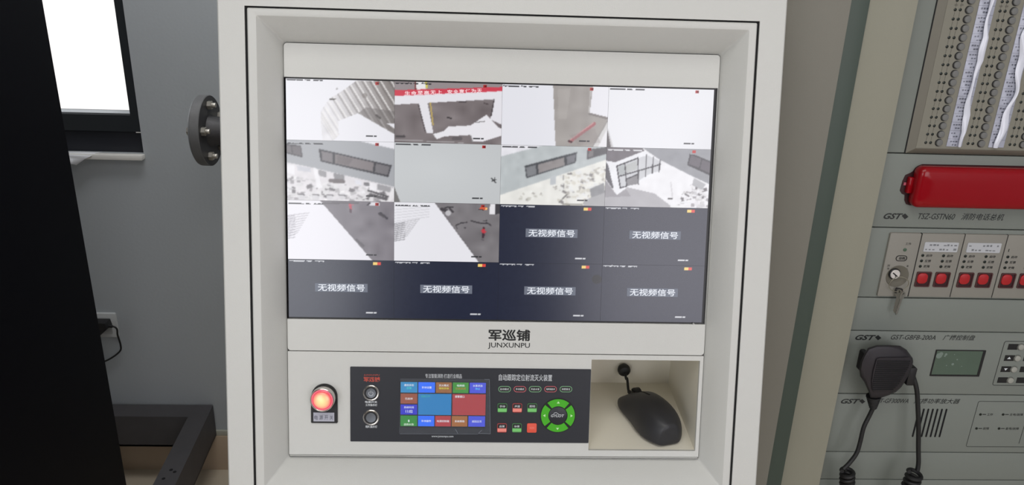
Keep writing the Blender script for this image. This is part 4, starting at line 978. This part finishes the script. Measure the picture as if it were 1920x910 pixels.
# ------------------------------------------------------------------ left side: black cabinet on a steel base frame
bc = thing('black_cabinet', 'tall plain black metal cabinet at the far left in front of the window', 'cabinet', (-1.07, .15, .2232))
CX0, CX1, CY0, CY1 = -1.42, -.7205, -.25, .50
mb = MB(); mb.box(CX0, CX1, CY0, CY1, .2232, 2.2, .002); mb.build('body', black_paint, bc)
MB().box(CX0 + .006, CX1 - .006, CY0 - .02, CY0 - .0005, .23, 2.19, .002).build('door', black_paint, bc)
MB().rbox(CX1 - .06, CX1 - .04, 1.1, 1.24, .020, .045, .004, .002).build('handle', grey_metal, bc, Frame((0, CY0, 0), (1, 0, 0), (0, 0, 1), (0, -1, 0)))
sf = thing('steel_base_frame', 'dark grey painted steel channel frame low on the floor under the black cabinet', 'base frame', (-1.1, .45, 0))
zt = .2220; th = .006
# rails are channels: web and two flanges
def channel_x(y0, y1, xa, xb, name):
    mb = MB(); mb.box(xa, xb, y0, y1, zt - th, zt).box(xa, xb, y0, y0 + th, zt - .1, zt - th).box(xa, xb, y0, y1, zt - .1, zt - .1 + th); return mb.build(name, steel_dark, sf)
channel_x(1.090, 1.152, -1.42, -.7950, 'rail')
def arm(x_far, x_near, w, y_far, y_near, name):
    mb = MB()
    for (da, db, za, zb) in ((-w, 0, zt - th, zt + .0004), (-th, 0, zt - .1, zt - th), (-w, 0, zt - .1, zt - .1 + th)):
        mb.loft([[(x_far + da, y_far, za), (x_far + db, y_far, za), (x_far + db, y_far, zb), (x_far + da, y_far, zb)], [(x_near + da, y_near, za), (x_near + db, y_near, za), (x_near + db, y_near, zb), (x_near + da, y_near, zb)]], True, True)
    return mb.build(name, steel_dark, sf)
arm(-.7945, -.7400, .054, 1.152, .50, 'rail'); 
MB().box(-.7945, -.7405, -.22, .50, zt - .1, zt, .001).build('rail', steel_dark, sf)
MB().box(-1.42, -.7945, -.22, -.16, zt - .1, zt, .001).build('rail', steel_dark, sf)
MB().box(-1.42, -1.36, -.16, 1.09, zt - .1, zt, .001).build('rail', steel_dark, sf)
mb = MB()
for x, y in ((-.7850, .842), (-.8020, .815), (-.7970, .850)): mb.cyl(x, y, .0045, zt + .0002, zt + .0008, 14)
mb.build('bolt_hole', gap_black, sf)
for x, y in ((-1.15, 1.11), (-1.39, 1.11), (-1.39, -.19), (-.767, -.19)): MB().box(x - .025, x + .025, y - .025, y + .025, 0, zt - .1, .001).build('foot', steel_dark, sf)

# wall socket, power adapter
ws = thing('wall_socket', 'white square wall socket low on the grey wall beside the black cabinet', 'socket', WALL.w((-1.075, .44, 0)))
MB().rbox(-1.121, -1.033, .438, .512, 0, .008, .004, .002).build('faceplate', plastic_white, ws, WALL)
MB().rbox(-1.108, -1.046, .450, .500, .008, .0095, .003).build('socket_insert', mat('socket insert', rgb(180, 182, 182), .5), ws, WALL)
pa = thing('power_adapter', 'black plug-in power adapter with thin cord in the white wall socket', 'power adapter', WALL.w((-1.08, .47, .0095)))
mb = MB(); mb.prism([(-1.130, .497), (-1.047, .497), (-1.043, .480), (-1.064, .462), (-1.068, .457), (-1.073, .462), (-1.130, .462)], .0097, .040); mb.build('adapter_body', cap_black, pa, WALL)
mb = MB(); mb.tube(spline([(-1.046, .484, .028), (-1.030, .482, .028), (-1.024, .473, .026), (-1.028, .452, .02), (-1.027, .420, .015), (-1.033, .398, .012), (-1.062, .374, .010), (-1.09, .36, .010), (-1.13, .345, .01)], 8), .0024, 10); mb.build('cord', rubber_black, pa, WALL)
MB().tube([(-1.046, .484, .028), (-1.034, .4828, .028)], .004, 10).build('strain_relief', rubber_black, pa, WALL)

# pipe flange beside the console
FY = .90
PFr = Frame((0, FY, 1.0850), (0, 1, 0), (0, 0, 1), (1, 0, 0))         # axis to the right
pf = thing('pipe_flange', 'dark bolted steel pipe flange sticking out behind the left edge of the console', 'pipe flange', (-.62, FY, 1.085))
xf = -.6235
MB().lathe(0, 0, [(.030, xf - .0235), (.0745, xf - .0235), (.0765, xf - .0220), (.0765, xf - .0205), (.0750, xf - .0200)], 64).build('blank_disc', flange_edge, pf, PFr)  # pale grey carries the back disc's rim highlight in its colour
MB().lathe(0, 0, [(.0750, xf - .0200), (.0775, xf - .0195), (.0778, xf - .0015), (.0765, xf - .0003)], 64).build('flange_rim', mat('lit flange rim', rgb(112, 112, 113), .5, .2, bump=.2, bscale=300, mottle=.2, mscale=60), pf, PFr)  # paler than the flange face: light from above put into the colour
MB().lathe(0, 0, [(.0762, xf - .004), (.0765, xf), (.036, xf), (.034, xf + .006), (.029, xf + .022), (.0285, xf + .06)], 64).build('flange', flange_steel, pf, PFr)
MB().tube(spline([(0, 0, xf + .055), (0, 0, xf + .22), (.004, 0, xf + .30), (.03, 0, xf + .335), (.08, 0, xf + .345), (.17, 0, xf + .345), (WY - FY + .01, 0, xf + .345)], 6), .0285, 20).build('pipe', flange_steel, pf, PFr)
for deg in (96, 170, 240, 312, 24):
    t = math.radians(deg); ca, cb = .0580 * math.cos(t), .0580 * math.sin(t)
    # angle is measured with the camera side (-Y) at 180
    n_ = MB().lathe(ca, cb, [(.0095, xf), (.0100, xf + .001), (.0100, xf + .0085), (.0088, xf + .0095)], 6).build('nut', bolt_zinc, pf, PFr, smooth=10)
    MB().cyl(ca, cb, .0056, xf + .0095, xf + .0175, 16, .001).build('bolt', bolt_zinc, n_, PFr)
    MB().cyl(ca, cb, .0092, xf - .0300, xf - .0235, 6).build('bolt_head', bolt_zinc, pf, PFr, smooth=10)

# torn paper on the sill
ps = MB(); q_ = [(-1.20, .9685), (-1.005, .9685), (-1.02, .9600), (-1.052, .9480), (-1.056, .9545), (-1.20, .9545)]
ps.loft([[(-1.20, .967, -.004), (-1.10, .967, -.004), (-1.002, .9672, -.002)], [(-1.20, .9668, .012), (-1.10, .9668, .012), (-1.012, .9672, .012)], [(-1.20, .9655, .0245), (-1.10, .9650, .0255), (-1.018, .9630, .026)], [(-1.20, .955, .026), (-1.064, .9545, .027), (-1.032, .9560, .0300)], [(-1.20, .9535, .0300), (-1.0605, .9420, .033), (-1.054, .9405, .034)]], closed=False)
ps = ps.build('paper_scrap', paper_white, fr=WALL, smooth=12)
ps['label'] = 'torn white paper scrap bent over the edge of the window sill'; ps['category'] = 'paper'
q = ps.modifiers.new('thickness', 'SOLIDIFY'); q.thickness = .0005
